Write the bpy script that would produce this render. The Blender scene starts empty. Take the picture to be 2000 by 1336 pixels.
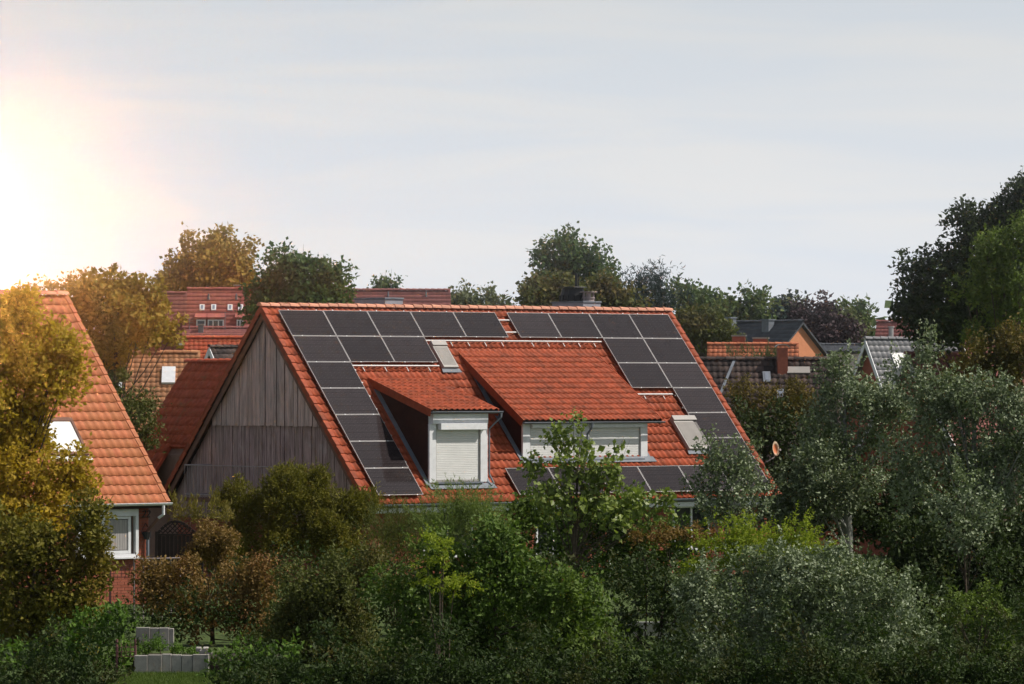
import bpy, math, random
import numpy as np
from mathutils import Vector, Matrix
R = math.radians
rng = np.random.default_rng(7)
rnd = random.Random(5)
SC = bpy.context.scene
COL = SC.collection

# ------------------------------------------------------------------ camera
F_PX, HOR, ZC = 9163.0, 744.7, 6.3          # focal length and horizon in photograph pixels, eye height
cam = bpy.data.cameras.new('camera')
camo = bpy.data.objects.new('camera', cam); COL.objects.link(camo)
camo.location = (0, 0, ZC); camo.rotation_euler = (R(90), 0, 0)
cam.sensor_width = 36; cam.lens = 36 * F_PX / 2000
cam.shift_y = (HOR - 668) / 2000
cam.clip_start = 1; cam.clip_end = 6000
SC.camera = camo

# ------------------------------------------------------------------ light
SUN_EL, SUN_AZ = 49.0, 92.0                 # azimuth clockwise from +Y
sd = Vector((math.sin(R(SUN_AZ)) * math.cos(R(SUN_EL)), math.cos(R(SUN_AZ)) * math.cos(R(SUN_EL)), math.sin(R(SUN_EL))))
sun = bpy.data.lights.new('sun', 'SUN'); suno = bpy.data.objects.new('sun', sun); COL.objects.link(suno)
sun.energy = 4.8; sun.angle = R(0.6); sun.color = (1.0, 0.93, 0.84)
suno.rotation_euler = sd.to_track_quat('Z', 'Y').to_euler()

GLOW_PX, GLOW_PY = -105, 425                 # bright sky patch added outside the left frame edge to cast a warm veil
GLOW = (0.135, 0.048, 0.013)                # its irradiance
GLOW_R = 0.55                               # degrees
HAZE_D, HAZE_G = 0.00030, 0.985
world = bpy.data.worlds.new('World'); SC.world = world; world.use_nodes = True
nt = world.node_tree; nt.nodes.clear()
def N(t, **k):
    n = nt.nodes.new(t)
    for a, b in k.items(): setattr(n, a, b)
    return n
L = nt.links.new
out = N('ShaderNodeOutputWorld')
sky = N('ShaderNodeTexSky', sky_type='NISHITA', sun_disc=False)
sky.sun_elevation = R(SUN_EL); sky.sun_rotation = R(SUN_AZ)
sky.air_density = 1.0; sky.dust_density = 2.5; sky.ozone_density = 1.2; sky.altitude = 20
tc = N('ShaderNodeTexCoord')
sep = N('ShaderNodeSeparateXYZ'); L(tc.outputs['Generated'], sep.inputs[0])
# thin high cloud: wide, low streaks in a pale veil that thickens toward the horizon
mp = N('ShaderNodeMapping'); mp.inputs['Scale'].default_value = (11, 11, 95); L(tc.outputs['Generated'], mp.inputs[0])
nz = N('ShaderNodeTexNoise'); nz.inputs['Scale'].default_value = 1.0; nz.inputs['Detail'].default_value = 5; nz.inputs['Roughness'].default_value = .5
nz.inputs['Distortion'].default_value = .6
L(mp.outputs[0], nz.inputs['Vector'])
cr = N('ShaderNodeMapRange'); cr.inputs[1].default_value = .40; cr.inputs[2].default_value = .62; L(nz.outputs[0], cr.inputs[0])
veil = N('ShaderNodeMapRange'); veil.inputs[1].default_value = -.02; veil.inputs[2].default_value = .24
veil.inputs[3].default_value = .92; veil.inputs[4].default_value = .12; L(sep.outputs['Z'], veil.inputs[0])
vc = N('ShaderNodeMix', data_type='RGBA'); L(cr.outputs[0], vc.inputs['Factor'])
vc.inputs['A'].default_value = (0.94, 0.995, 1.075, 1); vc.inputs['B'].default_value = (1.03, 1.04, 1.06, 1)
skys = N('ShaderNodeVectorMath', operation='SCALE'); skys.inputs['Scale'].default_value = .055; L(sky.outputs[0], skys.inputs[0])
mx = N('ShaderNodeMix', data_type='RGBA'); L(veil.outputs[0], mx.inputs['Factor']); L(skys.outputs[0], mx.inputs['A']); L(vc.outputs['Result'], mx.inputs['B'])
bg = N('ShaderNodeBackground'); bg.inputs['Strength'].default_value = 1.0; L(mx.outputs['Result'], bg.inputs['Color'])
# added warm patch that the haze spreads over the left; the sun is elsewhere
gd = Vector(((GLOW_PX - 1000) / F_PX, 1, (HOR - GLOW_PY) / F_PX)).normalized()
nrm = N('ShaderNodeVectorMath', operation='NORMALIZE'); L(tc.outputs['Generated'], nrm.inputs[0])
sub = N('ShaderNodeVectorMath', operation='SUBTRACT'); L(nrm.outputs[0], sub.inputs[0]); sub.inputs[1].default_value = gd
ln = N('ShaderNodeVectorMath', operation='LENGTH'); L(sub.outputs[0], ln.inputs[0])
gr = N('ShaderNodeMapRange', interpolation_type='SMOOTHSTEP'); gr.inputs[1].default_value = R(GLOW_R); gr.inputs[2].default_value = R(GLOW_R) * .4
gr.inputs[3].default_value = 0; gr.inputs[4].default_value = 1; L(ln.outputs['Value'], gr.inputs[0])
omega = math.pi * (R(GLOW_R) * .72) ** 2
bg2 = N('ShaderNodeBackground'); bg2.inputs['Color'].default_value = (GLOW[0] / GLOW[0], GLOW[1] / GLOW[0], GLOW[2] / GLOW[0], 1)
gs = N('ShaderNodeMath', operation='MULTIPLY'); gs.inputs[1].default_value = GLOW[0] / omega; L(gr.outputs[0], gs.inputs[0]); L(gs.outputs[0], bg2.inputs['Strength'])
# wide, weak warm aureole painted round the added patch
ga = N('ShaderNodeMapRange', interpolation_type='SMOOTHERSTEP'); ga.inputs[1].default_value = R(4.2); ga.inputs[2].default_value = 0
ga.inputs[3].default_value = 0; ga.inputs[4].default_value = .04; L(ln.outputs['Value'], ga.inputs[0])
bg3 = N('ShaderNodeBackground'); bg3.inputs['Color'].default_value = (1, .72, .5, 1); L(ga.outputs[0], bg3.inputs['Strength'])
a1 = N('ShaderNodeAddShader'); a2 = N('ShaderNodeAddShader')
L(bg.outputs[0], a1.inputs[0]); L(bg2.outputs[0], a1.inputs[1]); L(a1.outputs[0], a2.inputs[0]); L(bg3.outputs[0], a2.inputs[1]); L(a2.outputs[0], out.inputs['Surface'])
world.cycles.sampling_method = 'MANUAL'; world.cycles.sample_map_resolution = 2048

SC.view_settings.view_transform = 'Standard'; SC.view_settings.look = 'None'
SC.view_settings.exposure = 0; SC.view_settings.gamma = 1; SC.view_settings.use_curve_mapping = False
SC.render.engine = 'CYCLES'
SC.cycles.use_denoising = True; SC.cycles.max_bounces = 6; SC.cycles.transparent_max_bounces = 6
SC.cycles.diffuse_bounces = 3; SC.cycles.glossy_bounces = 3; SC.cycles.transmission_bounces = 3; SC.cycles.volume_bounces = 0
SC.cycles.sample_clamp_indirect = 6; SC.cycles.use_adaptive_sampling = False

# ------------------------------------------------------------------ object helpers
def at(px, py, d):
    """world point seen at photograph pixel (px, py) at depth d"""
    return Vector(((px - 1000) * d / F_PX, d, ZC + (HOR - py) * d / F_PX))
def link(o, parent=None):
    COL.objects.link(o)
    if parent is not None: o.parent = parent
    return o
def tag(o, label=None, cat=None, group=None, kind=None):
    if label: o['label'] = label
    if cat: o['category'] = cat
    if group: o['group'] = group
    if kind: o['kind'] = kind
    return o
def empty(name, label, cat, loc=(0, 0, 0), rz=0, group=None):
    o = bpy.data.objects.new(name, None); link(o)
    o.location = loc; o.rotation_euler = (0, 0, rz); o.empty_display_size = .3
    return tag(o, label, cat, group)
class MB:
    """collects boxes, prisms and tubes and links them as one mesh object"""
    def __init__(s): s.v = []; s.f = []; s.m = []; s.cur = 0
    def poly(s, pts, faces):
        b = len(s.v); s.v += [tuple(p) for p in pts]; s.f += [tuple(i + b for i in f) for f in faces]; s.m += [s.cur] * len(faces); return s
    def box(s, x0, y0, z0, x1, y1, z1, M=None):
        p = [Vector((x, y, z)) for z in (z0, z1) for y in (y0, y1) for x in (x0, x1)]
        if M is not None: p = [M @ q for q in p]
        return s.poly(p, [(0, 2, 3, 1), (4, 5, 7, 6), (0, 1, 5, 4), (2, 6, 7, 3), (0, 4, 6, 2), (1, 3, 7, 5)])
    def obox(s, c, ax, ay, az, hx, hy, hz):
        """box about c with half sizes along three given axes"""
        c, ax, ay, az = Vector(c), Vector(ax), Vector(ay), Vector(az)
        p = [c + ax * hx * i + ay * hy * j + az * hz * k for k in (-1, 1) for j in (-1, 1) for i in (-1, 1)]
        return s.poly(p, [(0, 2, 3, 1), (4, 5, 7, 6), (0, 1, 5, 4), (2, 6, 7, 3), (0, 4, 6, 2), (1, 3, 7, 5)])
    def prism(s, pts, off):
        """closed prism: polygon pts extruded by off"""
        off = Vector(off); n = len(pts); p = [Vector(q) for q in pts]; p += [q + off for q in p]
        return s.poly(p, [tuple(range(n))[::-1], tuple(range(n, 2 * n))] + [(i, (i + 1) % n, n + (i + 1) % n, n + i) for i in range(n)])
    def tube(s, pts, rad, seg=8, caps=True):
        pts = [Vector(p) for p in pts]; n = len(pts)
        if not isinstance(rad, (list, tuple)): rad = [rad] * n
        b = []
        for i, p in enumerate(pts):
            t = (pts[min(i + 1, n - 1)] - pts[max(i - 1, 0)]); t = t.normalized() if t.length > 1e-9 else Vector((0, 0, 1))
            u = t.cross(Vector((0.31, .87, .2))).normalized(); w = t.cross(u)
            b += [p + (u * math.cos(2 * math.pi * k / seg) + w * math.sin(2 * math.pi * k / seg)) * rad[i] for k in range(seg)]
        fs = [(i * seg + k, i * seg + (k + 1) % seg, (i + 1) * seg + (k + 1) % seg, (i + 1) * seg + k) for i in range(n - 1) for k in range(seg)]
        if caps: fs += [tuple(range(seg))[::-1], tuple((n - 1) * seg + k for k in range(seg))]
        return s.poly(b, fs)
    def mesh(s, name, mats):
        me = bpy.data.meshes.new(name); me.from_pydata(s.v, [], s.f)
        for m in (mats if isinstance(mats, (list, tuple)) else [mats]): me.materials.append(m)
        if any(s.m): me.polygons.foreach_set('material_index', s.m)
        me.update(); return me
    def build(s, name, mats, parent=None, bevel=0, smooth=False):
        me = s.mesh(name, mats)
        if smooth: me.polygons.foreach_set('use_smooth', [True] * len(me.polygons))
        o = bpy.data.objects.new(name, me); link(o, parent)
        if bevel:
            b = o.modifiers.new('bevel', 'BEVEL'); b.width = bevel; b.segments = 2; b.limit_method = 'ANGLE'
        return o
def np_mesh(name, verts, faces, mat, smooth=False):
    """quads from numpy arrays"""
    me = bpy.data.meshes.new(name); nv, nf, k = len(verts), len(faces), faces.shape[1]
    me.vertices.add(nv); me.vertices.foreach_set('co', np.ascontiguousarray(verts, dtype=np.float32).ravel())
    me.loops.add(nf * k); me.loops.foreach_set('vertex_index', np.ascontiguousarray(faces, dtype=np.int32).ravel())
    me.polygons.add(nf); me.polygons.foreach_set('loop_start', np.arange(0, nf * k, k, dtype=np.int32))
    me.polygons.foreach_set('use_smooth', np.full(nf, smooth))
    me.materials.append(mat); me.update(calc_edges=True); return me

# ------------------------------------------------------------------ materials
def mat(name, col, rough=.7, spec=.3, metal=0, vary=.12, nscale=3.0, bump=0, bscale=40, hue=None, grain=None, wear=None, island=0.0, coat=0):
    """one base colour varied by noise (vary), by single piece (island), streaked (grain) and worn toward a second colour (wear)"""
    m = bpy.data.materials.new(name); m.use_nodes = True; t = m.node_tree; t.nodes.clear()
    def n(ty, **k):
        q = t.nodes.new(ty)
        for a, b in k.items(): setattr(q, a, b)
        return q
    l = t.links.new
    o = n('ShaderNodeOutputMaterial'); p = n('ShaderNodeBsdfPrincipled'); l(p.outputs[0], o.inputs[0])
    p.inputs['Roughness'].default_value = rough; p.inputs['Specular IOR Level'].default_value = spec; p.inputs['Metallic'].default_value = metal
    if coat: p.inputs['Coat Weight'].default_value = coat; p.inputs['Coat Roughness'].default_value = .05
    c = n('ShaderNodeTexCoord'); src = c.outputs['Object']
    nz = n('ShaderNodeTexNoise'); nz.inputs['Scale'].default_value = nscale; nz.inputs['Detail'].default_value = 6; nz.inputs['Roughness'].default_value = .65
    if grain:
        mp = n('ShaderNodeMapping'); mp.inputs['Scale'].default_value = grain; l(src, mp.inputs[0]); l(mp.outputs[0], nz.inputs['Vector'])
    else: l(src, nz.inputs['Vector'])
    val = n('ShaderNodeMapRange'); val.inputs[1].default_value = .25; val.inputs[2].default_value = .75
    val.inputs[3].default_value = 1 - vary * 2; val.inputs[4].default_value = 1 + vary * 2; l(nz.outputs[0], val.inputs[0])
    fac = val.outputs[0]
    base = n('ShaderNodeRGB'); base.outputs[0].default_value = (*col, 1); cur = base.outputs[0]
    if island:
        g = n('ShaderNodeNewGeometry'); oi = n('ShaderNodeObjectInfo'); ad = n('ShaderNodeMath', operation='ADD'); l(g.outputs['Random Per Island'], ad.inputs[0]); l(oi.outputs['Random'], ad.inputs[1])
        fr = n('ShaderNodeMath', operation='FRACT'); l(ad.outputs[0], fr.inputs[0])
        mr = n('ShaderNodeMapRange'); mr.inputs[3].default_value = 1 - island; mr.inputs[4].default_value = 1 + island; l(fr.outputs[0], mr.inputs[0])
        mu = n('ShaderNodeMath', operation='MULTIPLY'); l(mr.outputs[0], mu.inputs[0]); l(fac, mu.inputs[1]); fac = mu.outputs[0]
        if hue:
            h = n('ShaderNodeMix', data_type='RGBA'); l(fr.outputs[0], h.inputs['Factor']); l(cur, h.inputs['A']); h.inputs['B'].default_value = (*hue, 1); cur = h.outputs['Result']
    if wear:
        w = n('ShaderNodeTexNoise'); w.inputs['Scale'].default_value = wear[1]; w.inputs['Detail'].default_value = 8; w.inputs['Roughness'].default_value = .7; l(src, w.inputs['Vector'])
        wr = n('ShaderNodeMapRange'); wr.inputs[1].default_value = wear[2]; wr.inputs[2].default_value = wear[2] + .12; wr.inputs[4].default_value = wear[3]; l(w.outputs[0], wr.inputs[0])
        h = n('ShaderNodeMix', data_type='RGBA'); l(wr.outputs[0], h.inputs['Factor']); l(cur, h.inputs['A']); h.inputs['B'].default_value = (*wear[0], 1); cur = h.outputs['Result']
    v = n('ShaderNodeVectorMath', operation='SCALE'); l(cur, v.inputs[0]); l(fac, v.inputs['Scale']); l(v.outputs[0], p.inputs['Base Color'])
    if bump:
        b = n('ShaderNodeTexNoise'); b.inputs['Scale'].default_value = bscale; b.inputs['Detail'].default_value = 4
        if grain: l(mp.outputs[0], b.inputs['Vector'])
        else: l(src, b.inputs['Vector'])
        bb = n('ShaderNodeBump'); bb.inputs['Strength'].default_value = bump; bb.inputs['Distance'].default_value = .01; l(b.outputs[0], bb.inputs['Height']); l(bb.outputs[0], p.inputs['Normal'])
    return m

def leaf_mat(name, c1, c2, c3=None, transl=.25, rough=.6, spec=.15, cl=.5, spread=.55, k=1.25):
    """leaves: c1..c2 leaf by leaf, pulled toward c3 on some branches"""
    c1, c2, c3 = (tuple(x * k for x in c) if c else c for c in (c1, c2, c3))
    m = bpy.data.materials.new(name); m.use_nodes = True; t = m.node_tree; t.nodes.clear(); l = t.links.new
    n = t.nodes.new
    o = n('ShaderNodeOutputMaterial'); p = n('ShaderNodeBsdfPrincipled'); p.inputs['Roughness'].default_value = rough; p.inputs['Specular IOR Level'].default_value = spec
    tr = n('ShaderNodeBsdfTranslucent'); ms = n('ShaderNodeMixShader'); ms.inputs[0].default_value = transl
    g = n('ShaderNodeNewGeometry'); c = n('ShaderNodeTexCoord')
    a = n('ShaderNodeMix'); a.data_type = 'RGBA'; mr = n('ShaderNodeMapRange'); mr.inputs[3].default_value = .5 - spread / 2; mr.inputs[4].default_value = .5 + spread / 2; l(g.outputs['Random Per Island'], mr.inputs[0]); l(mr.outputs[0], a.inputs['Factor']); a.inputs['A'].default_value = (*c1, 1); a.inputs['B'].default_value = (*c2, 1)
    cur = a.outputs['Result']
    nz = n('ShaderNodeTexNoise'); nz.inputs['Scale'].default_value = cl; nz.inputs['Detail'].default_value = 3; l(c.outputs['Object'], nz.inputs['Vector'])
    if c3:
        r = n('ShaderNodeMapRange'); r.inputs[1].default_value = .5; r.inputs[2].default_value = .66; r.inputs[4].default_value = .75; l(nz.outputs[0], r.inputs[0])
        b = n('ShaderNodeMix'); b.data_type = 'RGBA'; l(r.outputs[0], b.inputs['Factor']); l(cur, b.inputs['A']); b.inputs['B'].default_value = (*c3, 1); cur = b.outputs['Result']
    l(cur, p.inputs['Base Color']); 
    v = n('ShaderNodeVectorMath'); v.operation = 'MULTIPLY'; l(cur, v.inputs[0]); v.inputs[1].default_value = (1.25, 1.35, .7); l(v.outputs[0], tr.inputs['Color'])
    l(p.outputs[0], ms.inputs[1]); l(tr.outputs[0], ms.inputs[2]); l(ms.outputs[0], o.inputs[0])
    return m

M = {}
M['tile'] = mat('red_clay_tile', (.35, .080, .035), rough=.6, spec=.15, vary=.16, nscale=5, island=.30, hue=(.30, .062, .026), wear=((.17, .055, .035), 1.1, .54, .6), bump=.15)
M['tile_left'] = mat('glow_orange_clay_tile', (.50, .175, .065), rough=.65, spec=.3, vary=.16, nscale=5, island=.2, hue=(.40, .12, .05), wear=((.24, .11, .06), 1.2, .54, .6), bump=.2)  # orange deepened: warm glow from the left put into the tile colour
M['tile_moss'] = mat('mossy_dark_red_tile', (.56, .115, .055), rough=.85, spec=.15, vary=.2, nscale=6, island=.2, hue=(.36, .085, .05), wear=((.14, .10, .05), 3, .55, .7), bump=.3)
M['tile_black'] = mat('dark_brown_tile', (.055, .042, .04), rough=.8, spec=.2, vary=.2, nscale=6, island=.35, hue=(.085, .06, .052), wear=((.16, .15, .14), 6, .62, .6), bump=.3)
M['tile_slate'] = mat('slate_grey_tile', (.075, .082, .095), rough=.6, vary=.12, nscale=3, island=.2)
M['tile_pink'] = mat('faded_red_tile', (.34, .105, .085), rough=.8, vary=.08, nscale=2, island=.12)
M['tile_pink_b'] = mat('brownish_red_tile', (.25, .09, .08), rough=.8, vary=.08, nscale=2, island=.12)
M['tile_sand'] = mat('sandy_orange_tile', (.42, .20, .10), rough=.8, vary=.18, nscale=3, island=.25, wear=((.24, .13, .08), 1.5, .55, .6))
M['tile_orange'] = mat('bright_orange_tile', (.48, .155, .075), rough=.75, vary=.15, nscale=3, island=.2)
M['tile_grey'] = mat('pale_grey_tile', (.20, .20, .21), rough=.5, vary=.1, nscale=3, island=.15)
M['ridge'] = mat('sun_bleached_ridge_tile', (.50, .23, .15), rough=.7, vary=.15, nscale=4, island=.2, wear=((.30, .13, .09), 2, .56, .5))
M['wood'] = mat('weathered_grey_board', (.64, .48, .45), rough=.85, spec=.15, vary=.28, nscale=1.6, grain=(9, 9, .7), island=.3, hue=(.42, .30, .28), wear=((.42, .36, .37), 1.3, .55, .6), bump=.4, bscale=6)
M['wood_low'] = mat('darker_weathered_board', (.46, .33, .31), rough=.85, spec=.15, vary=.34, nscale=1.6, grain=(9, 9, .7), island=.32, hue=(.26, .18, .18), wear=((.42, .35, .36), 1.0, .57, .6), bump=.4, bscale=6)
M['wood_dark'] = mat('dark_timber', (.035, .022, .018), rough=.8, vary=.2)
M['barge'] = mat('brown_bargeboard', (.17, .085, .06), rough=.75, vary=.2, nscale=3)
M['brick'] = mat('red_brick', (.36, .11, .065), rough=.85, spec=.15, vary=.12, nscale=6, island=.3, hue=(.26, .085, .055), bump=.2)
M['mortar'] = mat('mortar', (.24, .15, .12), rough=.95, vary=.1)
M['white'] = mat('white_paint', (.74, .75, .77), rough=.45, vary=.06, nscale=4, wear=((.52, .52, .50), 5, .60, .5))
M['whitewall'] = mat('off_white_render', (.62, .60, .57), rough=.85, vary=.07, nscale=2)
M['shutter'] = mat('grey_white_shutter', (.74, .74, .725), rough=.45, vary=.04, nscale=2)
M['alushut'] = mat('grey_aluminium_shutter', (.34, .32, .30), rough=.4, spec=.4, vary=.06, nscale=3)
M['zinc'] = mat('blue_grey_zinc', (.17, .19, .22), rough=.65, spec=.3, metal=0, vary=.15, nscale=3)
M['slatebox'] = mat('slate_clad_chimney', (.33, .33, .37), rough=.7, vary=.1, nscale=5, bump=.2)
M['alu'] = mat('bright_aluminium', (.42, .41, .41), rough=.4, spec=.4, metal=.3, vary=.04)
M['cheek'] = mat('dark_brown_cladding', (.045, .020, .016), rough=.8, spec=.1, vary=.15)
M['bark'] = mat('brown_bark', (.09, .068, .05), rough=.9, vary=.25, nscale=8, bump=.4)
M['bark_pale'] = mat('pale_grey_bark', (.20, .20, .18), rough=.85, vary=.25, nscale=8, bump=.3)
M['concrete'] = mat('light_concrete', (.34, .32, .29), rough=.9, vary=.14, nscale=5, island=.12, wear=((.17, .16, .13), 4, .57, .6), bump=.3)
M['black'] = mat('black_metal', (.02, .02, .022), rough=.5, vary=.1)
M['rail'] = mat('rusty_grey_railing', (.34, .28, .28), rough=.6, vary=.1)
M['curtain'] = mat('pale_curtain', (.35, .33, .32), rough=.9, vary=.15, grain=(14, 14, .6))
M['orange_wall'] = mat('orange_render', (.62, .25, .13), rough=.9, vary=.06, nscale=2)
M['soil'] = mat('dark_soil', (.035, .028, .02), rough=1, vary=.25, nscale=9, bump=.6)
M['dish'] = mat('cream_dish', (.60, .42, .28), rough=.5, vary=.06)
M['dish_red'] = mat('orange_red_print', (.65, .20, .08), rough=.5, vary=.06)
M['purple_mesh'] = mat('dull_red_wire', (.16, .07, .07), rough=.7, vary=.1)
M['gravel'] = mat('pale_gravel', (.42, .42, .42), rough=.95, vary=.2, nscale=12, bump=.6)

def glass_mat(name, tint, rough=.06):
    m = bpy.data.materials.new(name); m.use_nodes = True; p = m.node_tree.nodes['Principled BSDF']
    p.inputs['Base Color'].default_value = (*tint, 1); p.inputs['Roughness'].default_value = rough; p.inputs['Specular IOR Level'].default_value = .6
    t = m.node_tree; nz = t.nodes.new('ShaderNodeTexNoise'); nz.inputs['Scale'].default_value = 1.3; b = t.nodes.new('ShaderNodeBump'); b.inputs['Strength'].default_value = .04
    t.links.new(nz.outputs[0], b.inputs['Height']); t.links.new(b.outputs[0], p.inputs['Normal'])
    return m
M['glass'] = glass_mat('dark_window_glass', (.02, .022, .025))
M['skyglass'] = glass_mat('roof_window_glass', (.22, .25, .30), .12)

def panel_mat():
    """black solar glass: cell grid as dark lines, small bright solder points in rows"""
    m = bpy.data.materials.new('solar_glass'); m.use_nodes = True; t = m.node_tree; p = t.nodes['Principled BSDF']; l = t.links.new
    def n(ty, **k):
        q = t.nodes.new(ty)
        for a, b in k.items(): setattr(q, a, b)
        return q
    c = n('ShaderNodeTexCoord'); s = n('ShaderNodeSeparateXYZ'); l(c.outputs['Object'], s.inputs[0])
    def cell(sock, size, w):
        a = n('ShaderNodeMath', operation='DIVIDE'); l(sock, a.inputs[0]); a.inputs[1].default_value = size
        f = n('ShaderNodeMath', operation='FRACT'); l(a.outputs[0], f.inputs[0])
        q = n('ShaderNodeMath', operation='PINGPONG'); l(f.outputs[0], q.inputs[0]); q.inputs[1].default_value = .5
        r = n('ShaderNodeMath', operation='LESS_THAN'); l(q.outputs[0], r.inputs[0]); r.inputs[1].default_value = w / size / 2
        return r.outputs[0]
    dots = n('ShaderNodeMath', operation='MULTIPLY'); l(cell(s.outputs['X'], .172, .012), dots.inputs[0]); l(cell(s.outputs['Y'], .1113, .014), dots.inputs[1])
    lines = n('ShaderNodeMath', operation='MAXIMUM'); l(cell(s.outputs['X'], .172, .008), lines.inputs[0]); l(cell(s.outputs['Y'], .1855, .009), lines.inputs[1])
    nz = n('ShaderNodeTexNoise'); nz.inputs['Scale'].default_value = 2.2; nz.inputs['Detail'].default_value = 5; l(c.outputs['Object'], nz.inputs['Vector'])
    a = n('ShaderNodeMix', data_type='RGBA'); l(nz.outputs[0], a.inputs['Factor']); a.inputs['A'].default_value = (.020, .016, .017, 1); a.inputs['B'].default_value = (.036, .029, .030, 1)
    b = n('ShaderNodeMix', data_type='RGBA'); l(lines.outputs[0], b.inputs['Factor']); l(a.outputs['Result'], b.inputs['A']); b.inputs['B'].default_value = (.006, .006, .007, 1)
    d = n('ShaderNodeMix', data_type='RGBA'); l(dots.outputs[0], d.inputs['Factor']); l(b.outputs['Result'], d.inputs['A']); d.inputs['B'].default_value = (.17, .16, .16, 1)
    oi = n('ShaderNodeObjectInfo'); mr = n('ShaderNodeMapRange'); mr.inputs[3].default_value = .78; mr.inputs[4].default_value = 1.3; l(oi.outputs['Random'], mr.inputs[0]); vs = n('ShaderNodeVectorMath', operation='SCALE'); l(d.outputs['Result'], vs.inputs[0]); l(mr.outputs[0], vs.inputs['Scale'])
    l(vs.outputs[0], p.inputs['Base Color']); p.inputs['Roughness'].default_value = .07; p.inputs['Specular IOR Level'].default_value = .35
    return m
M['solar'] = panel_mat()

# leaves
LM = {}
LM['left'] = leaf_mat('glow_gold_leaf', (.20, .145, .016), (.48, .33, .04), (.28, .20, .025), transl=.45)  # low warm glow from the left painted into the leaf colour
LM['left_low'] = leaf_mat('olive_oak_leaf', (.06, .065, .010), (.19, .16, .024), (.17, .10, .02))  # lower leaves, olive where the painted golden glow fades
LM['orange_far'] = leaf_mat('glow_amber_leaf', (.16, .115, .018), (.34, .22, .038))  # amber glow painted into the leaves of the trees behind at left
LM['brown'] = leaf_mat('brownish_leaf', (.11, .075, .025), (.24, .15, .05), (.17, .06, .028))
LM['yew'] = leaf_mat('conifer_spray', (.06, .062, .012), (.20, .18, .03), transl=.2)
LM['tam'] = leaf_mat('feathery_leaf', (.09, .125, .035), (.18, .23, .07), transl=.3, cl=.8)
LM['maple'] = leaf_mat('maple_leaf', (.08, .115, .025), (.21, .26, .06), transl=.3, spec=.3, rough=.45)
LM['green'] = leaf_mat('green_leaf', (.03, .06, .010), (.115, .175, .03), (.10, .14, .025), spec=.2)
LM['lime'] = leaf_mat('lime_leaf', (.12, .165, .016), (.24, .28, .030), transl=.4)
LM['olive'] = leaf_mat('olive_leaf', (.045, .055, .015), (.12, .13, .035), (.11, .08, .03))
LM['poplar'] = leaf_mat('silver_poplar_leaf', (.065, .095, .032), (.31, .36, .235), (.11, .15, .045), transl=.15, spec=.25, rough=.5, cl=1.2, spread=1.0, k=1.05)
LM['poplar_dark'] = leaf_mat('grey_green_leaf', (.04, .055, .022), (.17, .20, .12), transl=.15, spread=.9)
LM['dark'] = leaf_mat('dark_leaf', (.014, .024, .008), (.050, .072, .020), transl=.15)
LM['ochre'] = leaf_mat('ochre_leaf', (.05, .05, .014), (.17, .12, .025), (.03, .04, .012))
LM['mid'] = leaf_mat('mid_green_leaf', (.05, .08, .016), (.14, .19, .035))
LM['far_green'] = leaf_mat('far_green_leaf', (.038, .070, .022), (.085, .13, .040), (.11, .13, .035))
LM['far_pale'] = leaf_mat('pale_olive_leaf', (.09, .11, .05), (.14, .15, .075))
LM['purple'] = leaf_mat('copper_beech_leaf', (.030, .018, .022), (.06, .036, .04), transl=.15)
LM['conifer'] = leaf_mat('blue_green_needle', (.016, .035, .030), (.035, .06, .05), transl=.05)
LM['ivy'] = leaf_mat('bright_bush_leaf', (.04, .085, .014), (.12, .20, .03), (.02, .035, .01))
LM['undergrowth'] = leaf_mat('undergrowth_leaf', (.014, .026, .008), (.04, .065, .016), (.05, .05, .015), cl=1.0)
LM['yellow'] = leaf_mat('yellow_stalk_leaf', (.14, .12, .03), (.24, .20, .055))
M['grass'] = mat('lawn', (.055, .085, .018), rough=.95, vary=.3, nscale=8, bump=.8, bscale=60)
LM['grass'] = leaf_mat('grass_blade', (.05, .085, .015), (.10, .14, .03))

# ------------------------------------------------------------------ ground and air
g = MB(); g.poly([(-900, 10, 0), (900, 10, 0), (900, 2500, 0), (-900, 2500, 0)], [(0, 1, 2, 3)])
tag(g.build('ground', M['grass']), kind='structure')

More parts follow.
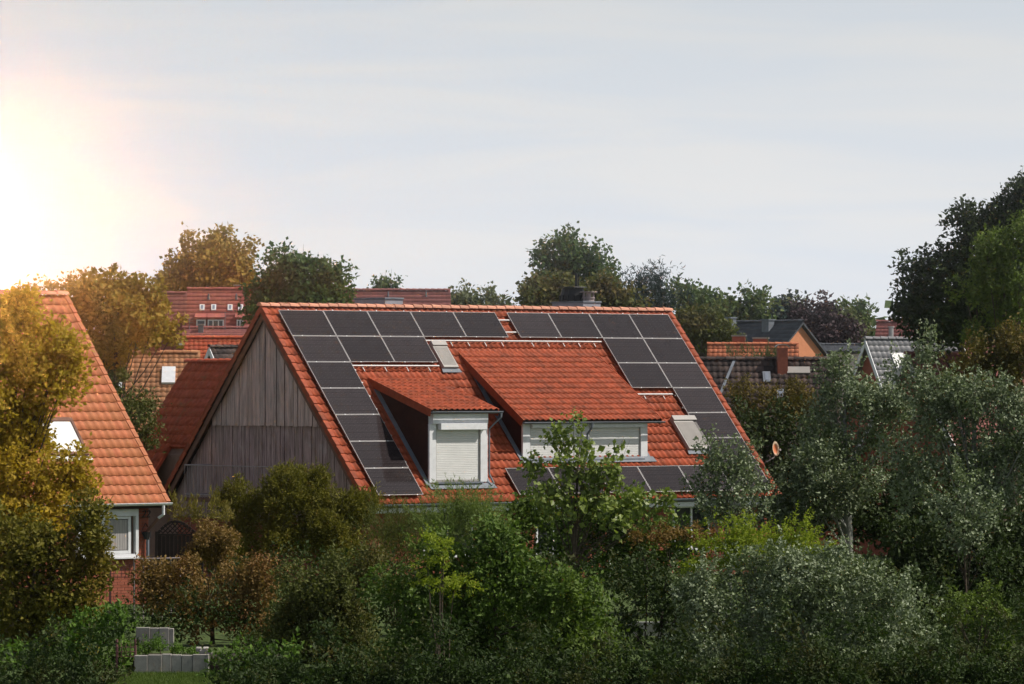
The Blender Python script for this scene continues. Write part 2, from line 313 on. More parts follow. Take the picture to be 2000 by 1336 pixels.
# ------------------------------------------------------------------ roof tiles
def tile_geo(w=.23, l=.34, h=.044, cols=8, lap=.02, th=.026, tilt=.044):
    """one S-shaped clay tile: x across, y down the slope, z out of the roof; 2 rows of points along it, closed at its lower edge"""
    xs = np.linspace(0, w + lap * .5, cols + 1)
    prof = h * (.5 - .5 * np.cos(2 * math.pi * (xs / w) ** 1.25)) 
    top = np.stack([xs, np.full_like(xs, -.05), prof + .002], 1)
    bot = np.stack([xs, np.full_like(xs, l), prof + tilt], 1)
    und = np.stack([xs, np.full_like(xs, l), prof + tilt - th], 1)
    V = np.concatenate([top, bot, und]); n = cols + 1
    Fc = []
    for i in range(cols):
        Fc.append((i, i + n, i + n + 1, i + 1)); Fc.append((i + n, i + 2 * n, i + 2 * n + 1, i + n + 1))
    return V, np.array(Fc)
def tile_field(parent, P0, U, S, Nn, width, length, mtl, tw=.23, tl=.34, keep=None, nparts=0, part_rank=None, cols=8, name='tile', bottom_up=True, h=.044):
    """tiles over a slope whose top left corner is P0 (parent space); keep(u, v) drops tiles; nparts become objects, the rest one mesh"""
    P0, U, S, Nn = (Vector(q) for q in (P0, U, S, Nn))
    nc, nr = max(1, round(width / tw)), max(1, round(length / tl)); tw = width / nc; tl = length / nr
    V, Fc = tile_geo(tw, tl, cols=cols, h=h, tilt=max(.02, h), th=min(.026, max(.012, h * .6)))
    cells = [(c, r) for r in range(nr) for c in range(nc) if keep is None or keep((c + .5) * tw, (r + .5) * tl)]
    cells.sort(key=(lambda q: part_rank((q[0] + .5) * tw, (q[1] + .5) * tl)) if part_rank else (lambda q: -q[1]))
    own, rest = cells[:nparts], cells[nparts:]
    Bm = np.array([U, S, Nn])      # rows
    if own:
        me = np_mesh(name, V, Fc, mtl, True)
        R3 = Matrix((U, S, Nn)).transposed().to_4x4()
        for c, r in own:
            o = bpy.data.objects.new(name, me); link(o, parent)
            jit = Vector((rnd.uniform(-.003, .003), rnd.uniform(-.004, .004), rnd.uniform(0, .004)))
            o.matrix_local = Matrix.Translation(P0 + U * (c * tw + jit.x) + S * (r * tl + jit.y) + Nn * jit.z) @ R3
    if rest:
        k = len(rest); cr_ = np.array(rest, float)
        off = np.zeros((k, 3)); off[:, 0] = cr_[:, 0] * tw + rng.uniform(-.003, .003, k); off[:, 1] = cr_[:, 1] * tl + rng.uniform(-.004, .004, k); off[:, 2] = rng.uniform(0, .004, k)
        P = V[None] + off[:, None]; P = P.reshape(-1, 3) @ Bm + np.array(P0)
        FF = (Fc[None] + (np.arange(k) * len(V))[:, None, None]).reshape(-1, 4)
        o = bpy.data.objects.new('tiling', np_mesh('tiling', P, FF, mtl, True)); link(o, parent); o['kind'] = 'stuff'
def ridge_run(parent, A0, B0, mtl, step=.38, r=.12, joined=False):
    """half round ridge tiles laid from A0 to B0"""
    A0, B0 = Vector(A0), Vector(B0); D = B0 - A0; n = max(1, round(D.length / step)); st = D.length / n; D.normalize()
    side = D.cross(Vector((0, 0, 1))).normalized(); up = side.cross(D)
    mb = MB()
    def one(m_, base):
        for a, b in ((0, 6),):
            pts = []
            for t, rr, lift in ((-.03, r * 1.12, .012), (st, r * .95, 0)):
                for i in range(7):
                    an = math.pi * i / 6; pts.append(base + D * t + side * math.cos(an) * rr + up * (math.sin(an) * rr * .85 + lift - .03))
            m_.poly(pts, [(i, i + 7, i + 8, i + 1) for i in range(6)] + [tuple(range(7))])
    if joined:
        for i in range(n): one(mb, A0 + D * st * i)
        o = mb.build('ridge_tiles', mtl, parent); o['kind'] = 'stuff'
    else:
        one(mb, Vector((0, 0, 0))); me = mb.mesh('ridge_tile', mtl)
        for i in range(n):
            o = bpy.data.objects.new('ridge_tile', me); link(o, parent); o.location = A0 + D * st * i + up * rnd.uniform(-.006, .006)
def verge_run(parent, P0, U, S, Nn, length, mtl, out, tl=.34, h=.15, wdt=.12):
    """verge tiles down a gable edge; out = +1 or -1 along U gives the side they close"""
    P0, U, S, Nn = (Vector(q) for q in (P0, U, S, Nn)); n = round(length / tl); st = length / n
    mb = MB()
    a, b = (0, wdt) if out < 0 else (-wdt, 0)
    x = a if out < 0 else b
    for y0, y1, z0, z1 in ((-.03, st, .03, .062),):
        pts = [U * a + S * y0 + Nn * z0, U * b + S * y0 + Nn * z0, U * b + S * y1 + Nn * z1, U * a + S * y1 + Nn * z1]
        mb.prism(pts, Nn * .022)
        xo = x
        pts = [U * xo + S * y0 + Nn * (z0 - h), U * xo + S * y0 + Nn * (z0 + .02), U * xo + S * y1 + Nn * (z1 + .02), U * xo + S * y1 + Nn * (z1 - h)]
        mb.prism(pts, U * (.022 * out))
    me = mb.mesh('verge_tile', mtl)
    for i in range(n):
        o = bpy.data.objects.new('verge_tile', me); link(o, parent); o.location = P0 + S * st * i + Nn * rnd.uniform(-.003, .004)

def bricks(parent, P0, X, Z, out_, width, height, hole=None, bw=.25, bh=.083, name='brickwork'):
    """running bond, each brick proud of the mortar, joined"""
    P0, X, Z, out_ = (Vector(q) for q in (P0, X, Z, out_)); mb = MB(); nr = int(height / bh)
    for r in range(nr):
        x = -(r % 2) * bw / 2
        while x < width:
            x0, x1 = max(0, x + .005), min(width, x + bw - .008); x += bw
            if x1 - x0 < .03: continue
            zc = (r + .5) * bh
            if hole and any(h0 < (x0 + x1) / 2 < h1 and z0 < zc < z1 for h0, h1, z0, z1 in hole): continue
            a = P0 + X * x0 + Z * (r * bh + .006); e = rnd.uniform(.008, .014)
            p = [a, a + X * (x1 - x0), a + X * (x1 - x0) + Z * (bh - .012), a + Z * (bh - .012)]
            p += [q + out_ * e for q in p]
            mb.poly(p, [(4, 5, 6, 7), (0, 1, 5, 4), (1, 2, 6, 5), (2, 3, 7, 6), (3, 0, 4, 7)])
    o = mb.build(name, M['brick'], parent); o['kind'] = 'stuff'; return o

# ================================================================== MAIN HOUSE
AL, PI_ = .675, .830
cA, sA, cP, sP = math.cos(AL), math.sin(AL), math.cos(PI_), math.sin(PI_)
O = Vector((-7.364, 147.74, 2.255 + ZC))
house = empty('brick_house', 'large red tiled house with grey board gable and black solar panels on its long roof', 'house', (O.x, O.y, 0), AL)
HZ = O.z
# house space: x = u along the ridge, y = -w (w runs toward the street), z up.  Roof surfaces through (u, v, n)
def H(u, w, z): return Vector((u, -w, z + HZ))
def RP(u, v, n=0): return H(u, v * cP + n * sP, -v * sP + n * cP)
Ux = Vector((1, 0, 0)); Sx = Vector((0, -cP, -sP)); Nx = Vector((0, -sP, cP))       # front slope
Sb = Vector((0, cP, -sP)); Nb = Vector((0, sP, cP))                                   # back slope
PU, PV, GAP = 1.742, 1.113, .487
U0, U1 = -.42, 16.52
N0 = -.19                                   # roof deck
VR, VE = -.27, 8.02                         # ridge and eave along the slope
ridge = RP(0, VR, N0); WR, ZR = -ridge.y, ridge.z - HZ
LS = VE - VR
# decks (front, back)
dk = MB(); a = H(U0 + .05, WR, ZR)
dk.prism([a, a + Ux * (U1 - U0 - .1), a + Ux * (U1 - U0 - .1) + Sx * LS, a + Sx * LS], -Nx * .12)
dk.prism([a - Nb * .001, a + Ux * (U1 - U0 - .1) - Nb * .001, a + Ux * (U1 - U0 - .1) + Sb * LS, a + Sb * LS], -Nb * .12)
roof = dk.build('roof', M['wood_dark'], house)
c1 = 5 * PU + GAP
panels = [(0, c, 0) for c in range(5)] + [(1, c, 0) for c in range(3)] + [(r, 0, 0) for r in range(2, 7)] \
    + [(0, c, 1) for c in range(4)] + [(1, 2, 1), (1, 3, 1), (2, 2, 1), (2, 3, 1), (3, 3, 1), (4, 3, 1), (5, 3, 1)]
prect = [(r, (c1 if b else 0) + c * PU, r * PV) for r, c, b in panels]
LOWV = 6.75
prect += [(9, 5.50, LOWV), (9, 5.50 + PU, LOWV)] + [(9, c1 + k * PU, LOWV) for k in range(4)]
def covered(u, v):
    return any(x + .15 < u < x + PU - .15 and y + .25 < v < y + PV - .12 for _, x, y in prect)
def in_dormer(u, v):
    if 2.55 < u < 4.35 and 3.1 < v < 6.9: return True
    if 6.9 < u < 11.5 and 2.3 < v < 6.0: return True
    if 5.45 < u < 5.85 and 1.5 < v < 2.3 or 13.75 < u < 14.45 and 4.8 < v < 5.85: return True
    return False
def rank(u, v):
    u += U0; v += VR
    if covered(u, v) or in_dormer(u, v): return 50
    return -v if not (u > 13 and v > 5.5) else 5
rt = roof
tile_field(rt, H(U0, WR, ZR) , Ux, Sx, Nx, U1 - U0, LS, M['tile'], tl=.339, keep=lambda u, v: not in_dormer(u + U0, v + VR), nparts=300, part_rank=rank)
tile_field(rt, H(U0, WR, ZR), Ux, Sb, Nb, U1 - U0, LS, M['tile'], tl=.339, nparts=0, cols=4)
verge_run(rt, H(U0 - .02, WR, ZR), Ux, Sx, Nx, LS, M['tile'], -1, tl=.339)
verge_run(rt, H(U0 - .02, WR, ZR), Ux, Sb, Nb, LS, M['tile'], -1, tl=.339)
verge_run(rt, H(U1 + .02, WR, ZR), Ux, Sx, Nx, LS, M['tile'], 1, tl=.339)
ridge_run(rt, H(U0 - .06, WR, ZR + .075), H(U1 + .06, WR, ZR + .075), M['ridge'])
# soffit rafters and bargeboards under the left verge
for s_, n_, nm in ((Sx, Nx, 0), (Sb, Nb, 1)):
    mb = MB(); b0 = H(U0 + .03, WR, ZR) - n_ * .12
    mb.prism([b0, b0 + s_ * (LS - .05), b0 + s_ * (LS - .05) - n_ * .17, b0 - Vector((0, 0, .17 / cP * .9))], Ux * .035)
    mb.build('bargeboard', M['barge'], house)
# walls
WF, WB = 4.85, 2 * WR - 4.85               # front and back wall lines
GU = -.10                                   # gable wall
def wall_z(w): return ZR - .30 - abs(w - WR) * (sP / cP)
wl = MB(); zg = -HZ
prof = [H(GU + .06, WB, zg), H(GU + .06, WF, zg), H(GU + .06, WF, wall_z(WF)), H(GU + .06, WR, wall_z(WR)), H(GU + .06, WB, wall_z(WB))]
wl.prism(prof, Ux * (16.2 - GU))
wall = wl.build('wall', M['mortar'], house)
bricks(wall, H(GU + .06, WF, zg), (1, 0, 0), (0, 0, 1), (0, -1, 0), 16.2 - GU, wall_z(WF) - zg, hole=[(2, 4, .8, 2.3), (6.5, 8, .8, 2.3), (9.5, 10.5, 0, 2.2), (12.2, 13.8, .8, 2.3)], name='brickwork')
def window(parent, c, X, Y, w, h, mframe='white', sashes=2, depth=.08, shut=None, name='window'):
    """framed window about c; X across, Y outward"""
    c, X, Y = Vector(c), Vector(X), Vector(Y); Z = Vector((0, 0, 1)); mb = MB(); t = .07
    for s in (-1, 1): mb.obox(c + X * s * (w / 2 - t / 2), X, Y, Z, t / 2, depth / 2, h / 2)
    for s in (-1, 1): mb.obox(c + Z * s * (h / 2 - t / 2), X, Y, Z, w / 2 - t, depth / 2 - .002, t / 2)
    for k in range(1, sashes): mb.obox(c + X * (w * k / sashes - w / 2), X, Y, Z, t / 2, depth / 2 - .006, h / 2 - t)
    f = mb.build(name, M[mframe], parent)
    g_ = MB(); g_.obox(c - Y * .01, X, Y, Z, w / 2 - t, .01, h / 2 - t); g_.build('pane', M['glass'], f)
    return f
for x0, x1 in ((2, 4), (6.5, 8), (12.2, 13.8)):
    window(house, H(GU + .06 + (x0 + x1) / 2, WF + .02, zg + 1.55), (1, 0, 0), (0, -1, 0), x1 - x0 - .05, 1.45)
db = MB(); db.box(9.5 + GU + .08, -WF - .03, .02, 10.5 + GU + .04, -WF + .03, 2.15); door = db.build('door', M['white'], house, .01)
dh = MB(); dh.tube([(9.68, -WF - .03, 1.05), (9.68, -WF - .1, 1.05), (9.68, -WF - .1, 1.2)], .012, 6); dh.build('handle', M['alu'], door)
# eave: fascia, gutter, downpipe
ev = RP(0, VE, N0); we, ze = -ev.y, ev.z - HZ
fb = MB(); fb.box(U0 + .05, -we + .02, ev.z - .24, U1 - .05, -we + .05, ev.z - .10); fb.box(U0 + .05, -we + .052, ev.z - .26, U1 - .05, -WF - .02, ev.z - .23); fb.build('fascia', M['white'], house)
def gutter(parent, p0, p1, Y, mtl, r=.07):
    p0, p1, Y = Vector(p0), Vector(p1), Vector(Y); mb = MB(); Z = Vector((0, 0, 1)); k = 8; pts = []
    for p in (p0, p1):
        for rr in (r, r - .008):
            for i in range(k + 1):
                an = math.pi * i / k; pts.append(p + Y * (-math.cos(an) * rr) - Z * math.sin(an) * rr)
    n = k + 1
    fs = [(i, i + 1, 2 * n + i + 1, 2 * n + i) for i in range(k)] + [(n + i, 3 * n + i, 3 * n + i + 1, n + i + 1) for i in range(k)]
    fs += [(0, 2 * n, 3 * n, n), (k, n + k, 3 * n + k, 2 * n + k), tuple(range(n)), tuple(range(2 * n, 3 * n))]
    mb.poly(pts, fs)
    for s in (0, 1):
        e = (p0, p1)[s]; mb.tube([e + Y * r * .95, e + Y * r * .95 + (p1 - p0) * .0001], .01, 5)
    mb.tube([p0 + Y * r, p1 + Y * r], .011, 6)
    return mb.build('gutter', mtl, parent)
gutter(house, H(U0, we + .085, ze + .00), H(U1, we + .085, ze + .00), (0, -1, 0), M['zinc'], .075)
dp = MB(); dp.tube([H(16.0, we + .08, ze - .06), H(16.0, we + .06, ze - .25), H(16.0, WF + .07, ze - .6), H(16.0, WF + .07, zg)], .045, 8); dp.build('downpipe', M['zinc'], house)

# gable cladding, board by board
ZSPLIT = -3.66
def board_run(z_lo, z_hi_fn, u_face, w_a, w_b, seed):
    rr = random.Random(seed); w = w_a
    while w < w_b - .05:
        bw = rr.uniform(.17, .27); w2 = min(w + bw, w_b)
        za, zb = z_hi_fn(w + .011), z_hi_fn(w2 - .011)
        lo = z_lo + rr.uniform(-.015, .01)
        if min(za, zb) > lo + .02:
            pr = rr.choice((0, .008, .018, .03)); mb = MB()
            pts = [H(u_face - pr, w + .011, lo), H(u_face - pr, w2 - .011, lo), H(u_face - pr, w2 - .011, zb)]
            if w < WR < w2: pts.append(H(u_face - pr, WR, z_hi_fn(WR)))
            pts.append(H(u_face - pr, w + .011, za))
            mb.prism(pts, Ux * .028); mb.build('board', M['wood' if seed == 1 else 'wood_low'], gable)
        w = w2
bk = MB(); bk.prism([H(GU + .0, WB + .02, -6.5), H(GU, WF - .02, -6.5), H(GU, WF - .02, wall_z(WF) - .02), H(GU, WR, wall_z(WR) - .02), H(GU, WB + .02, wall_z(WB) - .02)], Ux * .058)
gable = bk.build('gable_cladding', M['wood_dark'], house)
half = lambda z: (ZR - .30 - z) * cP / sP
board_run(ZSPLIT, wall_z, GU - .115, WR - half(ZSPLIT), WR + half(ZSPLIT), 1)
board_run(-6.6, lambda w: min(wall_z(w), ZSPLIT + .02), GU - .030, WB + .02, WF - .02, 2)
# ground floor gable brickwork
bricks(wall, H(GU + .06, WB, zg), (0, -1, 0), (0, 0, 1), (-1, 0, 0), WF - WB, HZ - 6.62, name='brickwork')
# balcony at the back left corner
bal = MB(); bx0 = -1.3; wb0, wb1 = -(WR + 1.9), -(WR - 3.0)
bal.box(bx0, wb0, HZ - 6.08, GU - .13, wb1, HZ - 5.95)
balc = bal.build('balcony', M['barge'], house)
rl = MB(); zt = HZ - 4.92; zb_ = HZ - 5.95
for zz in (zt, zb_ + .1):
    rl.tube([(bx0 + .03, wb0, zz), (bx0 + .03, wb1, zz)], .02, 6)
    for yy in (wb0, wb1): rl.tube([(bx0 + .03, yy, zz), (GU - .12, yy, zz)], .02, 6)
k = 0
while wb0 + k * .14 < wb1: y = wb0 + k * .14; rl.tube([(bx0 + .03, y, zb_), (bx0 + .03, y, zt)], .010, 5); k += 1
for k in range(9):
    for yy in (wb0, wb1): rl.tube([(bx0 + .13 * k + .03, yy, zb_), (bx0 + .13 * k + .03, yy, zt)], .010, 5)
rl.build('railing', M['rail'], balc)

# ---- dormers
def dormer(u0, u1, wf, z_eave, ru0, ru1, wev, vtop, label, nm='dormer'):
    """u0..u1 front wall, wf its line, z_eave top of wall, ru0..ru1 roof, wev eave line, vtop where the roof meets the main slope"""
    D = bpy.data.objects.new(nm, None); link(D, house); D['label'] = label
    top = RP(0, vtop, N0 + .03); wt, zt_ = -top.y, top.z - HZ
    dn = Vector((0, -(wev - wt), z_eave - zt_)); L_ = dn.length; dn.normalize(); nn = Vector((0, dn.z, -dn.y)); nn = nn if nn.z > 0 else -nn
    P = H(ru0, wt, zt_)
    mb = MB(); mb.prism([P, P + Ux * (ru1 - ru0), P + Ux * (ru1 - ru0) + dn * L_, P + dn * L_], -nn * .11)
    rf = mb.build('dormer_roof', M['wood_dark'], D)
    # front slope tiles: one joined field under the dormer
    hold = D
    tile_field(hold, P + nn * .004, Ux, dn, nn, ru1 - ru0, L_ + .03, M['tile'], tw=.225, tl=.30)
    for uu, s in ((ru0 - .02, 1), (ru1 - .005, 1)):
        mb = MB(); q = H(uu, wt, zt_) + nn * .05
        mb.prism([q, q + dn * (L_ + .02), q + dn * (L_ + .02) - nn * .24, q - nn * .24], Ux * .025); mb.build('verge_board', M['tile'], D)
    # cheeks
    for uu, su in ((u0, 1), (u1 - .05, 1)):
        mb = MB()
        lo = RP(0, 0, N0 - .02)
        def roofz(w): return -(w - (-lo.y)) * sP / cP + (lo.z - HZ)
        def dz(w): return zt_ - .12 + (w - wt) * (z_eave - zt_) / (wev - wt)
        wm = wt + .35
        for _ in range(60):
            if dz(wm) - roofz(wm) > 0.02: break
            wm += .03
        mb.prism([H(uu, wm, roofz(wm) - .1), H(uu, wf - .03, roofz(wf - .03) - .1), H(uu, wf - .03, dz(wf - .03)), H(uu, wm, dz(wm))], Ux * .05)
        mb.build('cheek', M['cheek'], D)
    # lead flashing at the left foot of the cheek
    mb = MB(); v0 = vtop + .5; v1 = (wf - N0 * sP) / cP + .1
    q = RP(u0 - .16, v0, N0 + .07); mb.prism([q, q + Ux * .17, q + Ux * .17 + Sx * (v1 - v0), q + Sx * (v1 - v0)], Nx * .02)
    q = RP(u1 - .01, v0, N0 + .07); mb.prism([q, q + Ux * .14, q + Ux * .14 + Sx * (v1 - v0), q + Sx * (v1 - v0)], Nx * .02)
    q = RP(u0 - .1, v1 - .06, N0 + .075); mb.prism([q, q + Ux * (u1 - u0 + .32), q + Ux * (u1 - u0 + .38) + Sx * .22, q + Ux * .02 + Sx * .22], Nx * .022)
    mb.build('flashing', M['zinc'], D)
    return D
def frame_boxes(parent, name, boxes, m, bevel=.006):
    for (u0, u1, w0, w1, z0, z1) in boxes:
        mb = MB(); mb.box(u0, -w1, z0 + HZ, u1, -w0, z1 + HZ); mb.build(name, m, parent, bevel)
def shutter(parent, u0, u1, w, z0, z1, ob=.0, pitch=.055):
    mb = MB(); n = int((z1 - z0) / pitch)
    for i in range(n):
        a = z0 + i * pitch
        mb.prism([H(u0, w, a), H(u0, w + .012, a + .010), H(u0, w + .012, a + pitch - .008), H(u0, w, a + pitch - .001)], Ux * (u1 - u0))
    frame_boxes(parent, 'guide_rail', [(u0 - .004, u0 + .035, w + .019, w + .034, z0 - .02, z1 + .0), (u1 - .035, u1 + .004, w + .019, w + .034, z0 - .02, z1)], M['alushut'], 0)
    frame_boxes(parent, 'shutter_end_bar', [(u0 + .04, u1 - .04, w + .017, w + .036, z0 - .02, z0 + .04)], M['alushut'], 0)
    return mb.build('roller_shutter', M['shutter'], parent)
D1 = dormer(2.32, 4.58, 4.74, -3.16, 2.20, 4.86, 5.02, 2.80, 'small dormer with one grey shuttered window')
frame_boxes(D1, 'wall', [(2.34, 4.56, 4.60, 4.74, -5.42, -3.20)], M['white'])
frame_boxes(D1, 'window_frame', [(2.30, 2.56, 4.742, 4.82, -5.40, -3.58), (4.32, 4.60, 4.742, 4.82, -5.40, -3.58), (2.38, 4.56, 4.742, 4.90, -3.578, -3.24)], M['white'])
frame_boxes(D1, 'shutter_box', [(2.62, 4.44, 4.822, 5.00, -3.76, -3.56)], M['white'])
shutter(D1, 2.565, 4.315, 4.75, -5.36, -3.60)
frame_boxes(D1, 'sill', [(2.52, 4.36, 4.742, 4.92, -5.44, -5.39)], M['zinc'], .004)
gutter(D1, H(2.18, 5.09, -3.20), H(4.98, 5.09, -3.20), (0, -1, 0), M['zinc'], .05)
mb = MB(); mb.tube([H(4.92, 5.09, -3.24), H(4.92, 5.09, -3.38), H(4.78, 4.9, -3.6), H(4.66, 4.82, -3.75), H(4.66, 4.82, -5.15), H(4.72, 4.98, -5.45)], [.05, .035, .03, .03, .03, .03], 8); mb.build('downpipe', M['zinc'], D1)
D2 = dormer(6.58, 11.72, 4.06, -3.50, 6.38, 12.14, 4.36, 1.66, 'wide dormer with two grey shuttered windows')
frame_boxes(D2, 'wall', [(6.60, 11.70, 3.92, 4.06, -4.80, -3.55)], M['white'])
frame_boxes(D2, 'window_frame', [(6.56, 6.86, 4.062, 4.14, -4.76, -3.56), (11.46, 11.74, 4.062, 4.14, -4.76, -3.56), (9.02, 9.30, 4.062, 4.13, -4.76, -3.56)], M['white'])
frame_boxes(D2, 'shutter_box', [(6.87, 9.01, 4.062, 4.24, -3.74, -3.56), (9.31, 11.60, 4.062, 4.24, -3.74, -3.56)], M['white'])
shutter(D2, 6.865, 9.015, 4.07, -4.70, -3.745); shutter(D2, 9.305, 11.455, 4.07, -4.70, -3.745)
frame_boxes(D2, 'sill', [(6.8, 11.52, 4.062, 4.26, -4.79, -4.735)], M['zinc'], .004)
gutter(D2, H(6.34, 4.44, -3.56), H(12.2, 4.44, -3.56), (0, -1, 0), M['zinc'], .05)
mb = MB(); mb.tube([H(9.16, 4.44, -3.6), H(9.16, 4.44, -3.72), H(9.16, 4.2, -3.95), H(9.16, 4.18, -4.9)], [.055, .04, .035, .035], 8); mb.build('downpipe', M['zinc'], D2)

# ---- roof windows with closed aluminium shutters
for (u0, u1, v0, v1, lb) in ((5.36, 5.96, 1.33, 2.42, 'small shuttered roof window under the top panel row'), (13.62, 14.62, 4.62, 6.02, 'large shuttered roof window beside the right panel column')):
    mb = MB(); q = RP(u0, v0, N0 + .05); mb.prism([q, q + Ux * (u1 - u0), q + Ux * (u1 - u0) + Sx * (v1 - v0), q + Sx * (v1 - v0)], Nx * .13)
    rw = mb.build('roof_window', M['alushut'], house, .008); rw['label'] = lb
    mb = MB(); n = int((v1 - v0 - .3) / .045)
    for i in range(n):
        q = RP(u0 + .05, v0 + .24 + i * .045, N0 + .182); mb.prism([q, q + Sx * .020 + Nx * .012, q + Sx * .038], Ux * (u1 - u0 - .1))
    mb.build('shutter_slats', M['alushut'], rw)
    mb = MB(); q = RP(u0 - .0, v0 - .02, N0 + .182); mb.prism([q, q + Ux * (u1 - u0), q + Ux * (u1 - u0) + Sx * .2, q + Sx * .2], Nx * .05); mb.build('shutter_box', M['alushut'], rw, .01)
    mb = MB(); q = RP(u0 - .05, v1 + .005, N0 + .09); mb.prism([q, q + Ux * (u1 - u0 + .1), q + Ux * (u1 - u0 + .14) + Sx * .16, q - Ux * .04 + Sx * .16], Nx * .015); mb.build('flashing', M['zinc'], rw)

# ---- solar panels
pf = MB(); w_, h_, t_ = PU - .026, PV - .022, .009
pf.box(0, 0, -.038, w_, t_, 0); pf.box(0, h_ - t_, -.038, w_, h_, 0); pf.box(0, t_, -.038, t_, h_ - t_, 0); pf.box(w_ - t_, t_, -.038, w_, h_ - t_, 0)
pf.v = [(x, -y, z) for x, y, z in pf.v]; pf.f = [f[::-1] for f in pf.f]
pfm = pf.mesh('solar_panel', M['alu'])
pg = MB(); pg.box(t_ + .0005, -h_ + t_ + .0005, -.034, w_ - t_ - .0005, -t_ - .0005, -.004); pgm = pg.mesh('solar_glass', M['solar'])
cl = MB(); cl.box(-.020, -.016, 0, .020, .016, .006); clm = cl.mesh('clamp', M['white'])
Rp = Matrix((Ux, -Sx, Nx)).transposed().to_4x4()
for r, x, y in prect:
    o = bpy.data.objects.new('solar_panel', pfm); link(o, house); o.matrix_local = Matrix.Translation(RP(x + .011, y + .011, 0)) @ Rp
    g_ = bpy.data.objects.new('panel_glass', pgm); link(g_, o)
    for cx in (.22 * w_, .86 * w_):
        c_ = bpy.data.objects.new('clamp', clm); link(c_, o); c_.location = (cx, -h_ - .011, .002)
        if r == 0:
            c_ = bpy.data.objects.new('clamp', clm); link(c_, o); c_.location = (cx, .012, .002)
# mounting rails across the slope and hooks below the lower panel edges
def rail(u0, u1, v, nm='mounting_rail'):
    mb = MB(); q = RP(u0, v, -.088); mb.prism([q, q + Ux * (u1 - u0), q + Ux * (u1 - u0) + Sx * .04, q + Sx * .04], Nx * .045); mb.build(nm, M['alu'], house)
rail(3 * PU - .3, 5 * PU + GAP + 2 * PU - .1, PV + .10); rail(1 * PU - .1, 3 * PU, 2 * PV + .09); rail(c1 + 2 * PU - .1, c1 + 3 * PU - .1, 3 * PV + .22)
for v in (.28, .82): rail(.02, 5 * PU + GAP + 4 * PU - .02, v)
for r_ in range(1, 6):
    for dv in (.28, .82):
        rail(.03, PU + .07, r_ * PV + dv); rail(c1 + 3 * PU - .03, c1 + 4 * PU - .02, r_ * PV + dv)
hk = MB(); hk.box(-.012, -.20, -.10, .012, .0, -.09); hk.box(-.012, -.205, -.125, .012, -.19, -.09); hkm = hk.mesh('roof_hook', M['alu'])
def hooks(u0, u1, v, n):
    for i in range(n):
        o = bpy.data.objects.new('roof_hook', hkm); link(o, house); o.matrix_local = Matrix.Translation(RP(u0 + (u1 - u0) * (i + .5) / n, v + .12, .005)) @ Rp
hooks(3 * PU, 5 * PU, PV, 5); hooks(c1 + .1, c1 + 2 * PU - .1, PV, 5); hooks(PU, 3 * PU, 2 * PV, 4); hooks(c1 + 2 * PU, c1 + 3 * PU - .1, 3 * PV + .1, 2)

# ---- chimneys behind the ridge
def boxchimney(px0, pxm, px1, py, label, cowl=False):
    """dark side px0..pxm, lit side pxm..px1, top at py"""
    wz = WR - 1.5                                            # front face line behind the ridge
    def uu(px):
        r = Vector(((px - 1000) / F_PX, 1, 0)); Wv = Vector((sA, -cA, 0)); Av = Vector((cA, sA, 0)); O2 = Vector((O.x, O.y, 0))
        t = (O2 + Wv * wz).dot(Wv) / r.dot(Wv); return (r * t - O2).dot(Av), t
    ua, t = uu(pxm); ub, _ = uu(px1); dz = ZC + (HOR - py) * t / F_PX
    wd = (pxm - px0) / (F_PX / t) / sA
    mb = MB(); mb.box(ua, -wz, HZ - 1.5, ub, -wz + wd, dz - .06); ch = mb.build('chimney', M['slatebox'], house); ch['label'] = label
    mb = MB(); mb.box(ua - .03, -wz - .03, dz - .058, ub + .03, -wz + wd + .03, dz); mb.build('cap', M['zinc'], ch, .01)
    if cowl:
        cx, cy = (ua + ub) / 2 - .02, -wz + wd * .60
        mb = MB(); mb.tube([(cx, cy, dz + .03), (cx, cy, dz + .22), (cx, cy, dz + .45)], [.42, .42, .36], 14)
        mb.tube([(cx, cy, dz + .47), (cx, cy, dz + .50)], [.50, .48], 14)
        for k_ in range(12):
            an = k_ * math.pi / 6; mb.box(cx + .44 * math.cos(an) - .02, cy + .44 * math.sin(an) - .02, dz, cx + .44 * math.cos(an) + .02, cy + .44 * math.sin(an) + .02, dz + .2)
        mb.build('cowl', M['black'], ch)
        cx, cy = (ua + ub) / 2 + .1, -wz + wd * .18
        mb = MB(); mb.tube([(cx, cy, dz), (cx, cy, dz + .05)], .2, 12); mb.tube([(cx, cy, dz + .1), (cx, cy, dz + .13)], .22, 12); mb.tube([(cx, cy, dz + .3), (cx, cy, dz + .33)], .3, 12)
        for k_ in range(6):
            an = k_ * math.pi / 3; mb.tube([(cx + .19 * math.cos(an), cy + .19 * math.sin(an), dz), (cx + .19 * math.cos(an), cy + .19 * math.sin(an), dz + .31)], .018, 5)
        mb.tube([(cx, cy, dz + .0), (cx, cy, dz + .29)], .1, 8)
        mb.build('chimney_pot', M['rail'], ch)
        cx, cy = (ua + ub) / 2, -wz + wd * .5
        mb = MB(); mb.tube([(cx, cy, dz), (cx, cy, dz + .95)], .05, 8); mb.tube([(cx + .1, cy, dz), (cx + .1, cy, dz + .9)], .02, 6); mb.build('flue_pipe', M['black'], ch)
boxchimney(690, 752, 787, 581, 'plain slate clad chimney near the left end of the ridge')
boxchimney(1079, 1139, 1173, 588, 'slate clad chimney with round cowl and thin flue pipe', True)

